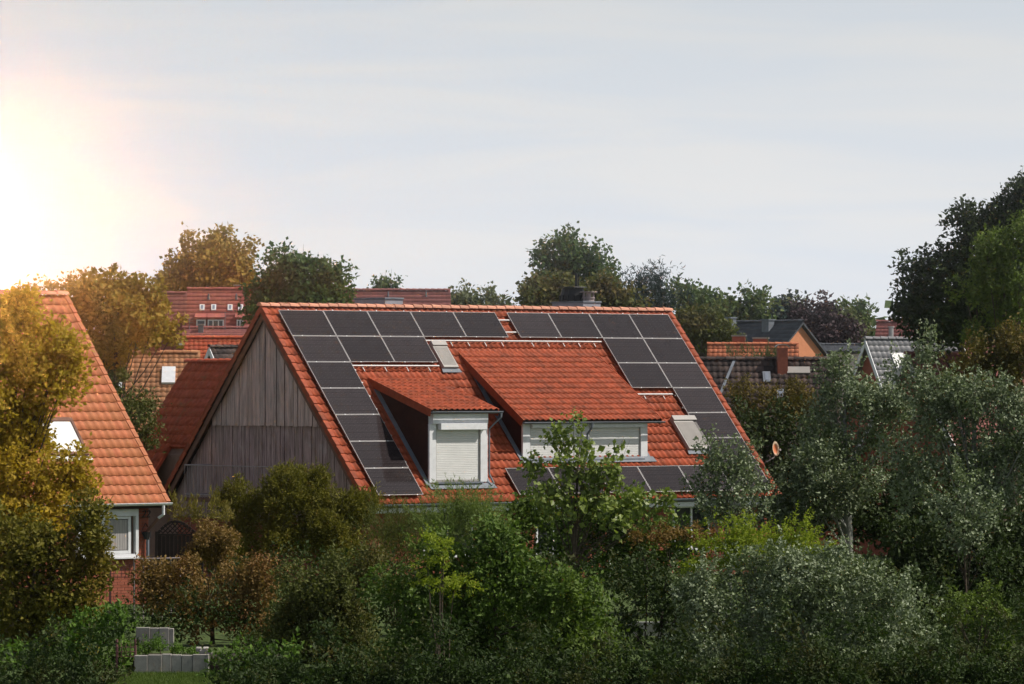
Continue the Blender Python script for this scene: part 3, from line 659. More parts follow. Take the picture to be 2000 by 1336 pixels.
# ---- satellite dish on an arm at the right verge
ds = MB(); c = RP(16.75, 6.75, .10); c = Vector((U1 + .26, c.y - .05, c.z + .42)); ax = Vector((-.25, -.95, .22)).normalized(); u_ = ax.cross(Vector((0, 0, 1))).normalized(); v_ = u_.cross(ax)
rings = [(0, .0), (.09, .008), (.17, .03), (.25, .07)]
pts = [c - ax * .0]; fs = []
for rr, dd in rings[1:]:
    pts += [c + (u_ * math.cos(2 * math.pi * k / 20) * .5 + v_ * math.sin(2 * math.pi * k / 20)) * rr + ax * dd for k in range(20)]
for k in range(20): fs.append((0, 1 + k, 1 + (k + 1) % 20)); fs += [(1 + j * 20 + k, 21 + j * 20 + k, 21 + j * 20 + (k + 1) % 20, 1 + j * 20 + (k + 1) % 20) for j in (0, 1)]
ds.poly(pts, fs); ds.m = [1 if f[0] == 0 or f[0] < 21 and len(f) == 4 and max(f) < 41 else 0 for f in ds.f]
dish = ds.build('satellite_dish', [M['dish'], M['dish_red']], house, smooth=True)
so = dish.modifiers.new('thick', 'SOLIDIFY'); so.thickness = .012
mb = MB(); mb.tube([c - ax * .01, c - ax * .1 - v_ * .25, Vector((U1 - .02, c.y + .1, c.z - .42))], .018, 6); mb.tube([c - v_ * .25 + ax * .08, c + ax * .32 - v_ * .10], .012, 6); mb.tube([c + ax * .30 - v_ * .1, c + ax * .38 - v_ * .1], .035, 8)
mb.build('dish_arm', M['rail'], dish)

# ---- rear wing with its own mossy roof, ridge square to the main ridge
WU, WZ = 2.1, .60 + ZC                       # ridge u and height
zw = WZ - HZ; wp = R(53); cw, sw = math.cos(wp), math.sin(wp)
wfar = WR - 7.7; LW = 3.4
Sw = Vector((-cw, 0, -sw)); Nw = Vector((-sw, 0, cw)); Uw = Vector((0, -1, 0))
q = H(WU, wfar, zw)
mb = MB(); mb.prism([q, q + Uw * 6.6, q + Uw * 6.6 + Sw * LW, q + Sw * LW], -Nw * .12); e_ = q + Sw * LW; mb.prism([e_, e_ + Uw * 1.9, e_ + Uw * 1.9 + Sw * 2.1, e_ + Sw * 2.1], -Nw * .12); mb.prism([q, q + Uw * 6.6, q + Uw * 6.6 + Vector((cw, 0, -sw)) * LW, q + Vector((cw, 0, -sw)) * LW], -Vector((sw, 0, cw)) * .12)
wr = mb.build('wing_roof', M['tile_moss'], house); wr['label'] = 'mossy dark red roof of the rear wing'
tile_field(wr, q, Uw, Sw, Nw, 6.6, LW + 2.1, M['tile_moss'], tw=.28, tl=.36, h=.026, keep=lambda u, v: v < LW or u < 1.9)
ridge_run(wr, q + Vector((0, 0, .06)), q + Uw * 6.4 + Vector((0, 0, .06)), M['tile_moss'], joined=True)
mb = MB(); yy = q.y - .3
mb.prism([(q.x - 2.1, yy, 0), (q.x - 2.1, yy, q.z - 2.1 * sw / cw - .2), (q.x, yy, q.z - .2), (q.x + 2.1, yy, q.z - 2.1 * sw / cw - .2), (q.x + 2.1, yy, 0)], (0, -4.5, 0)); mb.build('wing_wall', M['mortar'], house)

# ================================================================== LEFT HOUSE
dl = 137.0
pr_ = at(130, 573, dl)                       # right end of its ridge
AL2 = .655
lh = empty('brick_house', 'brick house at the left edge with orange tiled roof, white gutter and a white window', 'house', (pr_.x, pr_.y, 0), AL2)
pz = pr_.z; p2 = R(47.6); c2, s2 = math.cos(p2), math.sin(p2)
S2 = Vector((0, -c2, -s2)); N2 = Vector((0, -s2, c2)); LL = 8.0; RLn = 9.5
S2b = Vector((0, c2, -s2)); N2b = Vector((0, s2, c2))
q = Vector((-RLn, 0, pz - .10))
mb = MB(); mb.prism([q, q + Ux * (RLn - .04), q + Ux * (RLn - .04) + S2 * LL, q + S2 * LL], -N2 * .12); mb.prism([q, q + Ux * (RLn - .04), q + Ux * (RLn - .04) + S2b * LL, q + S2b * LL], -N2b * .12)
r2 = mb.build('roof', M['wood_dark'], lh)
def hole2(u, v): return -2.35 < u - RLn < -1.45 and 5.05 < v < 6.35
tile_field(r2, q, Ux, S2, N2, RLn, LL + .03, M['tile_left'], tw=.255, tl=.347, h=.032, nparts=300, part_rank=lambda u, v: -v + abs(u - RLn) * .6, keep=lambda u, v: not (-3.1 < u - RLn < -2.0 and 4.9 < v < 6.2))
ridge_run(r2, q + Vector((0, 0, .09)), q + Ux * (RLn + .03) + Vector((0, 0, .09)), M['ridge'])
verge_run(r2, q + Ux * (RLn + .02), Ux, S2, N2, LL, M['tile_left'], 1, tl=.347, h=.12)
e = q + Ux * RLn + S2 * LL
gy, gz = e.y, e.z
wy = gy + .34                                # front wall line (house y)
mb = MB(); prof = [(wy + .06, 0), (wy + .06, gz + .22), (0, pz - .45), (-wy, gz + .22), (-wy, 0)]
mb.prism([Vector((-RLn, a, b)) for a, b in prof], Ux * (RLn - .42)); w2 = mb.build('wall', M['mortar'], lh)
wx1 = -.42
# window position from the photograph: centre of the white frame
def lh_front(px, py, y):
    """house-space x, z where the view ray meets the vertical plane y"""
    r = Vector(((px - 1000) / F_PX, 1, (HOR - py) / F_PX)); nn = Vector((-math.sin(AL2), math.cos(AL2), 0)); P0 = Vector((pr_.x, pr_.y, 0)) + nn * y
    t = P0.dot(nn) / r.dot(nn); X = r * t - Vector((pr_.x, pr_.y, 0)); return X.x * math.cos(AL2) + X.y * math.sin(AL2), X.z + ZC
xa, za = lh_front(150, 996, wy); xb, zb = lh_front(268, 1087, wy); zt2 = za
bricks(w2, (-RLn, wy + .06, 0), Ux, (0, 0, 1), (0, -1, 0), RLn + wx1, gz + .15, hole=[(xa + RLn, xb + RLn, zb, zt2)], bw=.24, bh=.08)
bricks(w2, (wx1, wy + .06, 0), (0, 1, 0), (0, 0, 1), (1, 0, 0), 3.0, gz + .15, bw=.24, bh=.08)
wc = Vector(((xa + xb) / 2, wy + .0, (zb + zt2) / 2))
mb = MB(); W_ = xb - xa; Hh = zt2 - zb; X_, Y_, Z_ = Vector((1, 0, 0)), Vector((0, -1, 0)), Vector((0, 0, 1))
for s_ in (-1, 1): mb.obox(wc + X_ * s_ * (W_ / 2 - .05), X_, Y_, Z_, .05, .08, Hh / 2)
mb.obox(wc + Z_ * (Hh / 2 - .10), X_, Y_, Z_, W_ / 2 - .1, .09, .10); mb.obox(wc - Z_ * (Hh / 2 - .04), X_, Y_, Z_, W_ / 2 - .1, .078, .04)
wf_ = mb.build('window', M['white'], lh, .006)
mb = MB(); sx = xb - .28
for x0, x1 in ((xa + .12, xb - 1.28), (xb - 1.20, xb - .24)):
    hz0, hz1 = zb + .09, zt2 - .21
    for xx in (x0, x1 - .09): mb.box(xx, wy - .05, hz0, xx + .09, wy + .01, hz1)
    mb.box(x0 + .09, wy - .048, hz0, x1 - .09, wy + .008, hz0 + .09); mb.box(x0 + .09, wy - .048, hz1 - .07, x1 - .09, wy + .008, hz1)
mb.build('sash', M['white'], wf_, .004)
mb = MB(); mb.box(xa + .1, wy - .02, zb + .1, xb - .2, wy - .01, zt2 - .25); mb.build('pane', M['glass'], wf_)
mb = MB(); n = 26
for i in range(n):
    x0 = xb - 1.10 + (.76) * i / n; mb.poly([(x0, wy - .024 - .008 * (i % 2), zb + .2), (x0 + .76 / n, wy - .024 - .008 * ((i + 1) % 2), zb + .2), (x0 + .76 / n, wy - .024 - .008 * ((i + 1) % 2), zt2 - .3), (x0, wy - .024 - .008 * (i % 2), zt2 - .3)], [(0, 1, 2, 3)])
mb.build('curtain', M['curtain'], wf_)
mb = MB(); mb.box(xa - .02, wy - .14, zb - .05, xb + .02, wy - .0, zb - .003); mb.build('sill', M['white'], wf_, .005)
gutter(lh, (-RLn, gy - .08, gz + .0), (.05, gy - .08, gz + .0), (0, -1, 0), M['white'], .065)
mb = MB(); mb.box(-RLn, gy + .03, gz - .14, wx1 + .4, gy + .06, gz - .03); mb.box(-RLn, gy + .062, gz - .12, wx1 + .38, wy + .05, gz - .09); mb.build('soffit', M['wood_dark'], lh)
mb = MB(); mb.tube([(-.22, gy - .08, gz - .05), (-.22, gy - .08, gz - .32), (-.30, gy + .05, gz - .42)], .045, 8); mb.build('downpipe', M['white'], lh)
mb = MB(); mb.tube([(-.30, gy + .05, gz - .42), (-.50, wy - .04, gz - .78), (-.50, wy - .04, gz - .9)], .045, 8); mb.build('downpipe_elbow', M['barge'], lh)
mb = MB(); mb.tube([(-.50, wy - .04, gz - .9), (-.50, wy - .04, .0)], .045, 8); mb.build('downpipe', M['zinc'], lh)
for zz in (1.2, gz - 1.0):
    mb = MB(); mb.tube([(-.50, wy - .04, zz), (-.50, wy - .04, zz + .04)], .06, 8); mb.build('pipe_clip', M['alu'], lh)
# house number 22 in dark metal figures and a wire wall ornament
try:
    f = bpy.data.curves.new('house_number', 'FONT'); f.body = '22'; f.size = .30; f.extrude = .012; f.shear = .25
    xn, zn = lh_front(275, 1011, wy - .0)
    no = bpy.data.objects.new('house_number_curve', f); link(no); bpy.context.view_layer.update()
    me = bpy.data.meshes.new_from_object(no.evaluated_get(bpy.context.evaluated_depsgraph_get())); me.materials.clear(); me.materials.append(M['black']); bpy.data.objects.remove(no)
    no = bpy.data.objects.new('house_number', me); link(no, lh); no.location = (xn, wy - .02, zn); no.rotation_euler = (R(90), 0, 0)
except Exception as ex: print(ex)
xo, zo = lh_front(284, 1030, wy); mb = MB()
mb.tube([(xo, wy - .01, zo + .12), (xo - .16, wy - .03, zo - .12), (xo + .16, wy - .03, zo - .12), (xo, wy - .01, zo + .12)], .012, 5)
for k_ in range(7):
    an = math.pi * k_ / 6; mb.tube([(xo + .15 * math.cos(an), wy - .04, zo - .14), (xo + .10 * math.cos(an), wy - .1, zo - .30)], .012, 5)
mb.tube([(xo, wy - .06, zo - .13), (xo, wy - .06, zo - .34)], [.13, .07], 8)
mb.build('wall_basket', M['black'], lh)
# roof window with pale glass, tilted on the slope
def RP2(x, v, n=0): return q + Ux * (RLn + x) + S2 * v + N2 * n
x0, x1, v0, v1 = -3.15, -1.95, 4.85, 6.25
mb = MB()
for a, b, c_, d_ in ((x0, x1, v0, v0 + .14), (x0, x1, v1 - .1, v1), (x0, x0 + .09, v0 + .14, v1 - .1), (x1 - .09, x1, v0 + .14, v1 - .1)):
    p0 = RP2(a, c_, -.02); mb.prism([p0, p0 + Ux * (b - a), p0 + Ux * (b - a) + S2 * (d_ - c_), p0 + S2 * (d_ - c_)], N2 * .17)
rw = mb.build('roof_window', M['barge'], lh, .01)
mb = MB(); p0 = RP2(x0 + .09, v0 + .14, .10); mb.prism([p0, p0 + Ux * (x1 - x0 - .18), p0 + Ux * (x1 - x0 - .18) + S2 * (v1 - v0 - .24), p0 + S2 * (v1 - v0 - .24)], N2 * .02); mb.build('pane', M['shutter'], rw)
mb = MB(); p0 = RP2(x0 - .06, v1 + .003, .05); mb.prism([p0, p0 + Ux * (x1 - x0 + .14), p0 + Ux * (x1 - x0 + .16) + S2 * .18, p0 + S2 * .18 - Ux * .02], N2 * .02); mb.build('flashing', M['shutter'], rw)

# ================================================================== SIMPLE HOUSES BEHIND
def gable_house(label, px, py, d, ang, length, half_w, pitch, m_tile, m_wall, name='house', tw=.24, tl=.34, overhang=.25, eave=None, nparts=0, barge=None, cols=4, rank=None, eaves_drop=None, back=True):
    """ridge left end at photograph pixel px, py and depth d; ang = ridge direction from +x; returns empty and slope helper"""
    p = at(px, py, d); hs = empty(name, label, 'house', (p.x, p.y, 0), ang); pt = R(pitch); c, s = math.cos(pt), math.sin(pt)
    Sf, Nf = Vector((0, -c, -s)), Vector((0, -s, c)); Sk, Nk = Vector((0, c, -s)), Vector((0, s, c)); Lr = half_w / c
    a = Vector((0, 0, p.z - .08))
    mb = MB(); mb.prism([a, a + Ux * length, a + Ux * length + Sf * Lr, a + Sf * Lr], -Nf * .1); mb.prism([a, a + Ux * length, a + Ux * length + Sk * Lr, a + Sk * Lr], -Nk * .1)
    rf = mb.build('roof', m_tile, hs)
    tile_field(rf, a, Ux, Sf, Nf, length, Lr, m_tile, tw=tw, tl=tl, cols=cols, nparts=nparts, part_rank=rank, h=.012 if cols == 3 else .03)
    ridge_run(rf, a + Vector((0, 0, .07)), a + Ux * length + Vector((0, 0, .07)), m_tile, joined=True)
    o_ = overhang; hw = half_w - .3; ez = p.z - .3 - hw * s / c
    mb = MB(); mb.prism([(o_, -hw, 0), (o_, -hw, ez), (o_, 0, p.z - .3), (o_, hw, ez), (o_, hw, 0)], Ux * (length - 2 * o_)); wl_ = mb.build('wall', m_wall, hs)
    if barge:
        for x in (-.03, length):
            for S_, N_ in ((Sf, Nf), (Sk, Nk)):
                mb = MB(); b0 = a + Ux * x + N_ * .03; mb.prism([b0, b0 + S_ * Lr, b0 + S_ * Lr - N_ * .22, b0 - Vector((0, 0, .22 / c))], Ux * .035); mb.build('bargeboard', barge, hs)
    def on(u, v, n=0): return a + Ux * u + Sf * v + Nf * n
    return hs, on, (Sf, Nf, Lr, hw, ez, p.z, a)
def slope_box(parent, on, S, Nn, u0, u1, v0, v1, n0, n1, name, m, bevel=0):
    mb = MB(); p0 = on(u0, v0, n0); mb.prism([p0, p0 + Ux * (u1 - u0), p0 + Ux * (u1 - u0) + S * (v1 - v0), p0 + S * (v1 - v0)], Nn * (n1 - n0)); return mb.build(name, m, parent, bevel)
def skylight(hs, on, S, Nn, u0, u1, v0, v1, mf='white', mg='skyglass'):
    f = slope_box(hs, on, S, Nn, u0, u1, v0, v1, .0, .10, 'roof_window', M[mf]); slope_box(f, on, S, Nn, u0 + .08, u1 - .08, v0 + .08, v1 - .08, .101, .115, 'pane', M[mg]); return f
def stack(hs, x, y, z0, z1, wx, wy_, m, cap=True, name='chimney', mcap='concrete'):
    mb = MB(); mb.box(x - wx / 2, y - wy_ / 2, z0, x + wx / 2, y + wy_ / 2, z1); c_ = mb.build(name, m, hs)
    if cap: mb = MB(); mb.box(x - wx / 2 - .05, y - wy_ / 2 - .05, z1 + .002, x + wx / 2 + .05, y + wy_ / 2 + .05, z1 + .08); mb.build('cap', M[mcap], c_)
    return c_

# long terrace at the back left: a lower left section, the main section with five roof windows
s = 330.0 / F_PX
h1, on1, g1 = gable_house('pinkish terrace roof with a row of small roof windows and framed dormers far behind', 366, 563, 295, R(2), 8.5, 4.15, 47, M['tile_pink'], M['whitewall'], tw=.3, tl=.34, cols=3)
def onx(px, x0=366, sc=295): return (px - x0) * sc / F_PX
for px in (391, 413.5, 445.5, 466, 488): skylight(h1, on1, g1[0], g1[1], onx(px), onx(px + 9.5), 1.38, 1.86)
for px in (408, 462):                        # roof vents
    u = onx(px); mb = MB(); mb.tube([on1(u, .85, 0), on1(u, .85, 0) + Vector((0, -.1, .35))], [.10, .05], 6); mb.build('roof_vent', M['zinc'], h1)
for px0, px1, sash in ((385, 405, 1), (407, 440, 3), (463, 478, 2)):
    u0, u1 = onx(px0), onx(px1); v1 = 3.55; base = on1(u0, v1, 0); zt_ = base.z + .72; yf = base.y - .05
    mb = MB(); mb.box(u0, yf, base.z - .2, u1, yf + 1.2, zt_); dd = mb.build('dormer', M['tile_pink_b'], h1)
    mb = MB(); mb.prism([(u0 - .08, yf - .12, zt_ + .02), (u1 + .08, yf - .12, zt_ + .02), (u1 + .08, yf + 1.2, zt_ + .30), (u0 - .08, yf + 1.2, zt_ + .30)], (0, 0, .08)); mb.build('dormer_roof', M['tile_pink'], dd)
    window(dd, ((u0 + u1) / 2, yf - .04, base.z + .36), (1, 0, 0), (0, -1, 0), u1 - u0 - .06, .62, sashes=sash)
stack(h1, onx(463), .2, g1[5] - .6, g1[5] + .15, .36, .4, M['brick'], name='chimney')
h1b, on1b, g1b = gable_house('lower brownish red terrace roof at the far left end of the row', 285, 571, 298, R(2), 2.65, 4.15, 47, M['tile_pink_b'], M['whitewall'], tw=.3, tl=.34, cols=3)
h2, on2, g2 = gable_house('long plain red terrace roof showing behind the ridge left of the middle', 660, 565.5, 292, R(3), 7.0, 5.5, 47, M['tile_pink_b'], M['whitewall'], tw=.3, tl=.33, cols=3)
for px in (758, 832): 
    u = (px - 660) * 292 / F_PX; mb = MB(); mb.tube([on2(u, .5, 0), on2(u, .5, 0) + Vector((0, 0, .32))], [.07, .04], 6); mb.build('roof_vent', M['zinc'], h2)
# flat garages and low roofs in front of the terrace
h3, on3, g3 = gable_house('low red brown roof with pale eaves in front of the terrace', 357, 639, 272, R(1), 7.0, 2.2, 22, M['tile_pink_b'], M['whitewall'], cols=3)
mb = MB(); e3 = g3[6] + g3[0] * g3[2]; mb.box(-.1, e3.y - .12, e3.z - .12, 7.1, e3.y - .02, e3.z + .02); mb.build('gutter', M['whitewall'], h3)
stack(h3, onx(393, 357, 272), -.5, g3[5] - .8, g3[5] + .1, .3, .3, M['zinc'], name='chimney')
for px_, dz_ in ((440, .9), (370, .6)):
    mb = MB(); u = onx(px_, 357, 272); mb.tube([(u, -.2, g3[5] - .3), (u, -.2, g3[5] + dz_)], .02, 5)
    for kk in range(3): mb.tube([(u - .25, -.2, g3[5] + dz_ - .08 - kk * .12), (u + .25, -.2, g3[5] + dz_ - .08 - kk * .12)], .01, 4)
    mb.build('aerial', M['zinc'], h3)
h4, on4, g4 = gable_house('dark red wavy tiled roof between the sandy roof and the grey gable', 358, 658, 240, R(4), 4.6, 3.4, 42, M['tile_moss'], M['brick'], tw=.24, tl=.3)
h5, on5, g5 = gable_house('small house with white triangular bargeboards and dark ribbed roof', 409, 676, 215, R(33), 4.8, 2.4, 50, M['tile_black'], M['whitewall'], tw=.26, tl=.36, barge=M['white'])
h6, on6, g6 = gable_house('sandy orange roof with a small brick chimney and a white roof window', 241, 687, 205, R(2), 3.35, 4.4, 44, M['tile_sand'], M['brick'], tw=.24, tl=.3)
stack(h6, onx(303, 241, 205), .1, g6[5] - .5, g6[5] + .42, .42, .42, M['brick'])
mb = MB(); mb.tube([(onx(303, 241, 205), .1, g6[5] + .5), (onx(303, 241, 205), .1, g6[5] + .64)], [.1, .07], 8); mb.build('chimney_pot', M['brick'], h6)
slope_box(h6, on6, g6[0], g6[1], onx(318, 241, 205), onx(344, 241, 205), .95, 1.95, .01, .14, 'roof_window', M['white'])
# right: dark roof with orange gable
h7, on7, g7 = gable_house('slate grey roofed house with bright orange rendered gable and two slate chimneys', 1440, 628, 292, R(-48), 5.75, 3.6, 42, M['tile_slate'], M['orange_wall'], tw=.3, tl=.36, cols=3)
for px, py in ((1436, 622), (1506, 627)):
    u = onx(px, 1440, 292) / math.cos(R(48)); z1_ = ZC + (HOR - py) * 292 / F_PX; stack(h7, u, -.45, g7[5] - 1.2, z1_, .6, .5, M['zinc'], name='chimney', mcap='zinc')
mb = MB(); mb.box(5.75 - .24, -1.6, g7[5] - 2.1, 5.75 - .18, -.9, g7[5] - 1.7); mb.build('window', M['wood_dark'], h7)
h8, on8, g8 = gable_house('bright orange tiled roof with two red brick stacks in front of the orange gable', 1382, 671, 240, R(-5), 4.65, 3.0, 42, M['tile_orange'], M['brick'], tw=.24, tl=.3)
for px, w_x in ((1442, .66), (1485, .75)): stack(h8, onx(px, 1382, 240), .5, g8[5] - .8, g8[5] + (.36 if px < 1450 else .24), w_x, .5, M['brick'])
# big black brown roof right of the main house
h9, on9, g9 = gable_house('dark brown tiled roof with brick chimney and two roof windows right of the red house', 1362, 700, 185, R(2), 5.4, 5.2, 44, M['tile_black'], M['brick'], tw=.24, tl=.34, cols=6, nparts=300, rank=lambda u, v: abs(u - 2.6) * .3 + v)
stack(h9, onx(1526.5, 1362, 185), -.35, g9[5] - 1.1, g9[5] + .40, .40, .5, M['brick'], cap=False)
mb = MB(); xq = onx(1526.5, 1362, 185); n_ = 7
for i in range(n_):
    a0, a1 = math.pi * i / n_, math.pi * (i + 1) / n_
    mb.prism([(xq - .27 * math.cos(a0), -.62, g9[5] + .44 + .10 * math.sin(a0)), (xq - .27 * math.cos(a1), -.62, g9[5] + .44 + .10 * math.sin(a1)), (xq - .27 * math.cos(a1), -.62, g9[5] + .46 + .10 * math.sin(a1)), (xq - .27 * math.cos(a0), -.62, g9[5] + .46 + .10 * math.sin(a0))], (0, .6, 0))
mb.build('chimney_cap', M['alu'], h9)
skylight(h9, on9, g9[0], g9[1], onx(1487, 1362, 185), onx(1502, 1362, 185), .72, 1.3, 'zinc'); skylight(h9, on9, g9[0], g9[1], onx(1511, 1362, 185), onx(1525, 1362, 185), 1.7, 2.3, 'zinc')
slope_box(h9, on9, g9[0], g9[1], onx(1535, 1362, 185), onx(1580, 1362, 185), .45, .8, .03, .10, 'roof_window', M['alushut'])
mb = MB(); p0, p1 = on9(onx(1434, 1362, 185), .05, .045), on9(onx(1402, 1362, 185), 1.9, .045); d_ = (p1 - p0); sd_ = Vector((.055, 0, 0)); mb.prism([p0 - sd_, p0 + sd_, p1 + sd_, p1 - sd_], g9[1] * .02); mb.build('valley_flashing', M['zinc'], h9)
# white gabled house far right with solar tiles
h10, on10, g10 = gable_house('red brick gable with pale blue white bargeboards and a grey ribbed roof carrying pale panels', 1690, 660, 212, R(22), 5.0, 3.0, 52, M['tile_grey'], M['brick'], tw=.26, tl=.34, barge=M['white'])
for k_ in range(2): slope_box(h10, on10, g10[0], g10[1], 1.0 + k_ * .9, 1.85 + k_ * .9, .85, 2.5, .04, .1, 'roof_panel', M['shutter'])
h11, on11, g11 = gable_house('distant red brown roof with a steel flue beyond the grey ribbed roof', 1712, 627, 300, R(-10), 5, 3.2, 42, M['tile_pink_b'], M['brick'], cols=3)
mb = MB(); mb.tube([(1.1, -1.8, g11[5] - 2.2), (1.1, -1.8, g11[5] - .45)], .16, 10); mb.tube([(1.1, -1.8, g11[5] - .44), (1.1, -1.8, g11[5] - .36)], .22, 10); mb.build('steel_flue', M['alu'], h11)
h12, on12, g12 = gable_house('red tiled roof half hidden behind the silver leaved trees', 1770, 690, 168, R(35), 3.2, 3.6, 50, M['tile_pink_b'], M['brick'], barge=M['whitewall'])
h13, on13, g13 = gable_house('small reddish gable roof among the trees at the far right', 1880, 668, 175, R(20), 4, 2.2, 45, M['tile_pink_b'], M['brick'], barge=M['whitewall'], cols=3)
h14, on14, g14 = gable_house('low grey flat topped sheds beyond the orange gable', 1590, 672, 300, R(0), 5, 2.2, 10, M['tile_slate'], M['whitewall'], cols=3)

# ================================================================== GARDEN WALLS, FENCES
def wall_blocks(label, px0, px1, py_top, py_bot, d, group):
    p0, p1 = at(px0, py_top, d), at(px1, py_top, d); w_ = p1.x - p0.x; zb0 = at(px0, py_bot, d).z
    t = empty('block_wall', label, 'garden wall', (p0.x, d, max(0, zb0 - .1)), 0, group)
    x = 0; k_ = 0; hh = p0.z - max(0, zb0 - .1)
    while x < w_ - .05:
        bw = min(rnd.uniform(.17, .32), w_ - x); mb = MB(); dz = rnd.uniform(-.025, .015); yo = .03 * math.sin(x * 2) + rnd.uniform(-.01, .01)
        mb.box(x + .004, yo, 0, x + bw - .004, yo + .16, hh + dz); mb.build('block', M['concrete'], t, .008); x += bw
    return t
wall_blocks('longer pale concrete block wall at the edge of the lawn', 262, 408, 1279, 1318, 101, None)
wall_blocks('shorter pale concrete block wall behind the planted bed', 265, 339, 1226, 1262, 104, None)
mb = MB(); c0 = at(258, 1300, 101); mb.box(c0.x, 101.2, 0, c0.x + 3.2, 104, at(300, 1290, 101).z - .02); tag(mb.build('garden_bed', M['soil']), 'dark soil bed held between the two block walls', 'garden bed')
# low wire fences by the bed and in front of the brick house
def wire_fence(label, px0, px1, py0, py1, d, cell=.10):
    a, b = at(px0, py0, d), at(px1, py1, d); t = empty('wire_fence', label, 'fence', (a.x, d, 0)); w_ = b.x - a.x; z1_, z0_ = a.z, max(b.z, 0.0)
    mb = MB(); x = 0
    while x <= w_: mb.tube([(x, 0, z0_), (x, 0, z1_)], .008, 4); x += cell
    z = z0_
    while z <= z1_: mb.tube([(0, 0, z), (w_, 0, z)], .008, 4); z += cell
    m_ = mb.build('wire_mesh', M['purple_mesh'], t)
    for x in (0, w_): mb = MB(); mb.tube([(x, .03, 0), (x, .03, z1_ + .08)], .03, 8); mb.build('post', M['purple_mesh'], t)
wire_fence('wire mesh fence beside the concrete block wall', 228, 264, 1256, 1282, 101.5); wire_fence('wire mesh fence below the white window', 215, 262, 1100, 1128, 122)
tp = at(262, 1092, 122); tr_ = at(352, 1090, 122)
ft = empty('terrace_railing', 'thin dark terrace railing below the brick corner', 'railing', (tp.x, 122, 0))
mb = MB(); mb.tube([(0, 0, tp.z), (tr_.x - tp.x, 0, tr_.z)], .022, 6); mb.build('handrail', M['rail'], ft)
for k_ in range(6): mb = MB(); x = (tr_.x - tp.x) * k_ / 5; mb.tube([(x, 0, 0), (x, 0, tp.z)], .018, 6); mb.build('post', M['rail'], ft)
# trellis fence with curved top
ta = at(308, 1022, 128); tb = at(392, 1022, 128)
tf = empty('trellis_fence', 'dark brown fence panel with arched lattice top right of the brick house', 'fence', (ta.x, 128, 0)); wT = tb.x - ta.x
def archz(x): return ta.z - .28 + .33 * math.sin(math.pi * min(1, x / wT * 1.12) ** .9)
zl = at(340, 1046, 128).z
k_ = 0; x = .0
while x < wT - .01: mb = MB(); w0 = min(.11, wT - x); mb.box(x + .004, 0, 0, x + w0 - .004, .02, zl - rnd.uniform(0, .01)); mb.build('slat', M['wood_dark'], tf); x += .11
fr = MB(); n_ = 14
for i in range(n_):
    a0, a1 = wT * i / n_, wT * (i + 1) / n_; fr.obox(((a0 + a1) / 2, .0, (archz(a0) + archz(a1)) / 2), Vector((a1 - a0, 0, archz(a1) - archz(a0))).normalized(), (0, 1, 0), Vector((-(archz(a1) - archz(a0)), 0, a1 - a0)).normalized(), (wT / n_) * .53, .035, .035)
fr.box(-.07, -.04, 0, 0, .05, archz(0) + .06); fr.box(wT, -.04, 0, wT + .07, .05, archz(wT) + .06); fr.box(0, -.03, zl, wT, .04, zl + .05); fr.build('frame', M['wood_dark'], tf)
la = MB()
for s_ in (-1, 1):
    k_ = -12
    while k_ * .13 < wT + 1.5:
        seg = []
        for i in range(60):
            x = k_ * .13 + i * .02; z = zl + .05 + i * .02 if s_ > 0 else zl + .05 + (1.2 - i * .02)
            if 0 <= x <= wT and zl + .04 <= z <= archz(x): seg.append((x, .008 * s_, z))
        if len(seg) > 1: la.tube([seg[0], seg[-1]], .014, 4)
        k_ += 1
la.build('lattice', M['wood_dark'], tf)
# pale gravel strip and pale wall glimpsed through the stems
mb = MB(); a = at(1215, 1170, 116); b = at(1420, 1345, 116)
mb.box(a.x, 116, 0, b.x, 116.2, at(1215, 1215, 116).z); tag(mb.build('garden_wall', M['gravel']), 'pale rendered garden wall glimpsed between dark stems at the bottom', 'garden wall')

# ================================================================== TREES AND SHRUBS
def unit(a): return a / np.maximum(np.linalg.norm(a, axis=1, keepdims=True), 1e-9)
def sphere(n): return unit(rng.normal(size=(n, 3)))
STY = dict(   # leaf length, width ratio, leaves per shoot, shoot length, spread, up bias, sub-clump radius, coverage
    broad=(.10, .62, 9, .38, .10, .35, .46, 2.6),
    fine=(.075, .55, 10, .32, .08, .45, .40, 2.4),
    poplar=(.075, .66, 15, .58, .060, .95, .42, 2.3),
    maple=(.125, .85, 6, .34, .11, .15, .30, 1.6),
    feather=(.075, .16, 26, .75, .05, 1.3, .42, 1.1),
    yew=(.085, .30, 12, .30, .06, .8, .36, 4.0),
    stalk=(.11, .22, 16, .8, .04, 3.0, .30, 1.6),
    robinia=(.070, .50, 20, .55, .045, .15, .36, 2.2),
    conifer=(.12, .22, 14, .6, .08, -.1, .5, 3.2),
    dome=(.115, .75, 8, .20, .12, .2, .5, 4.2),
    clipped=(.06, .6, 6, .12, .05, .3, .3, 4.0))
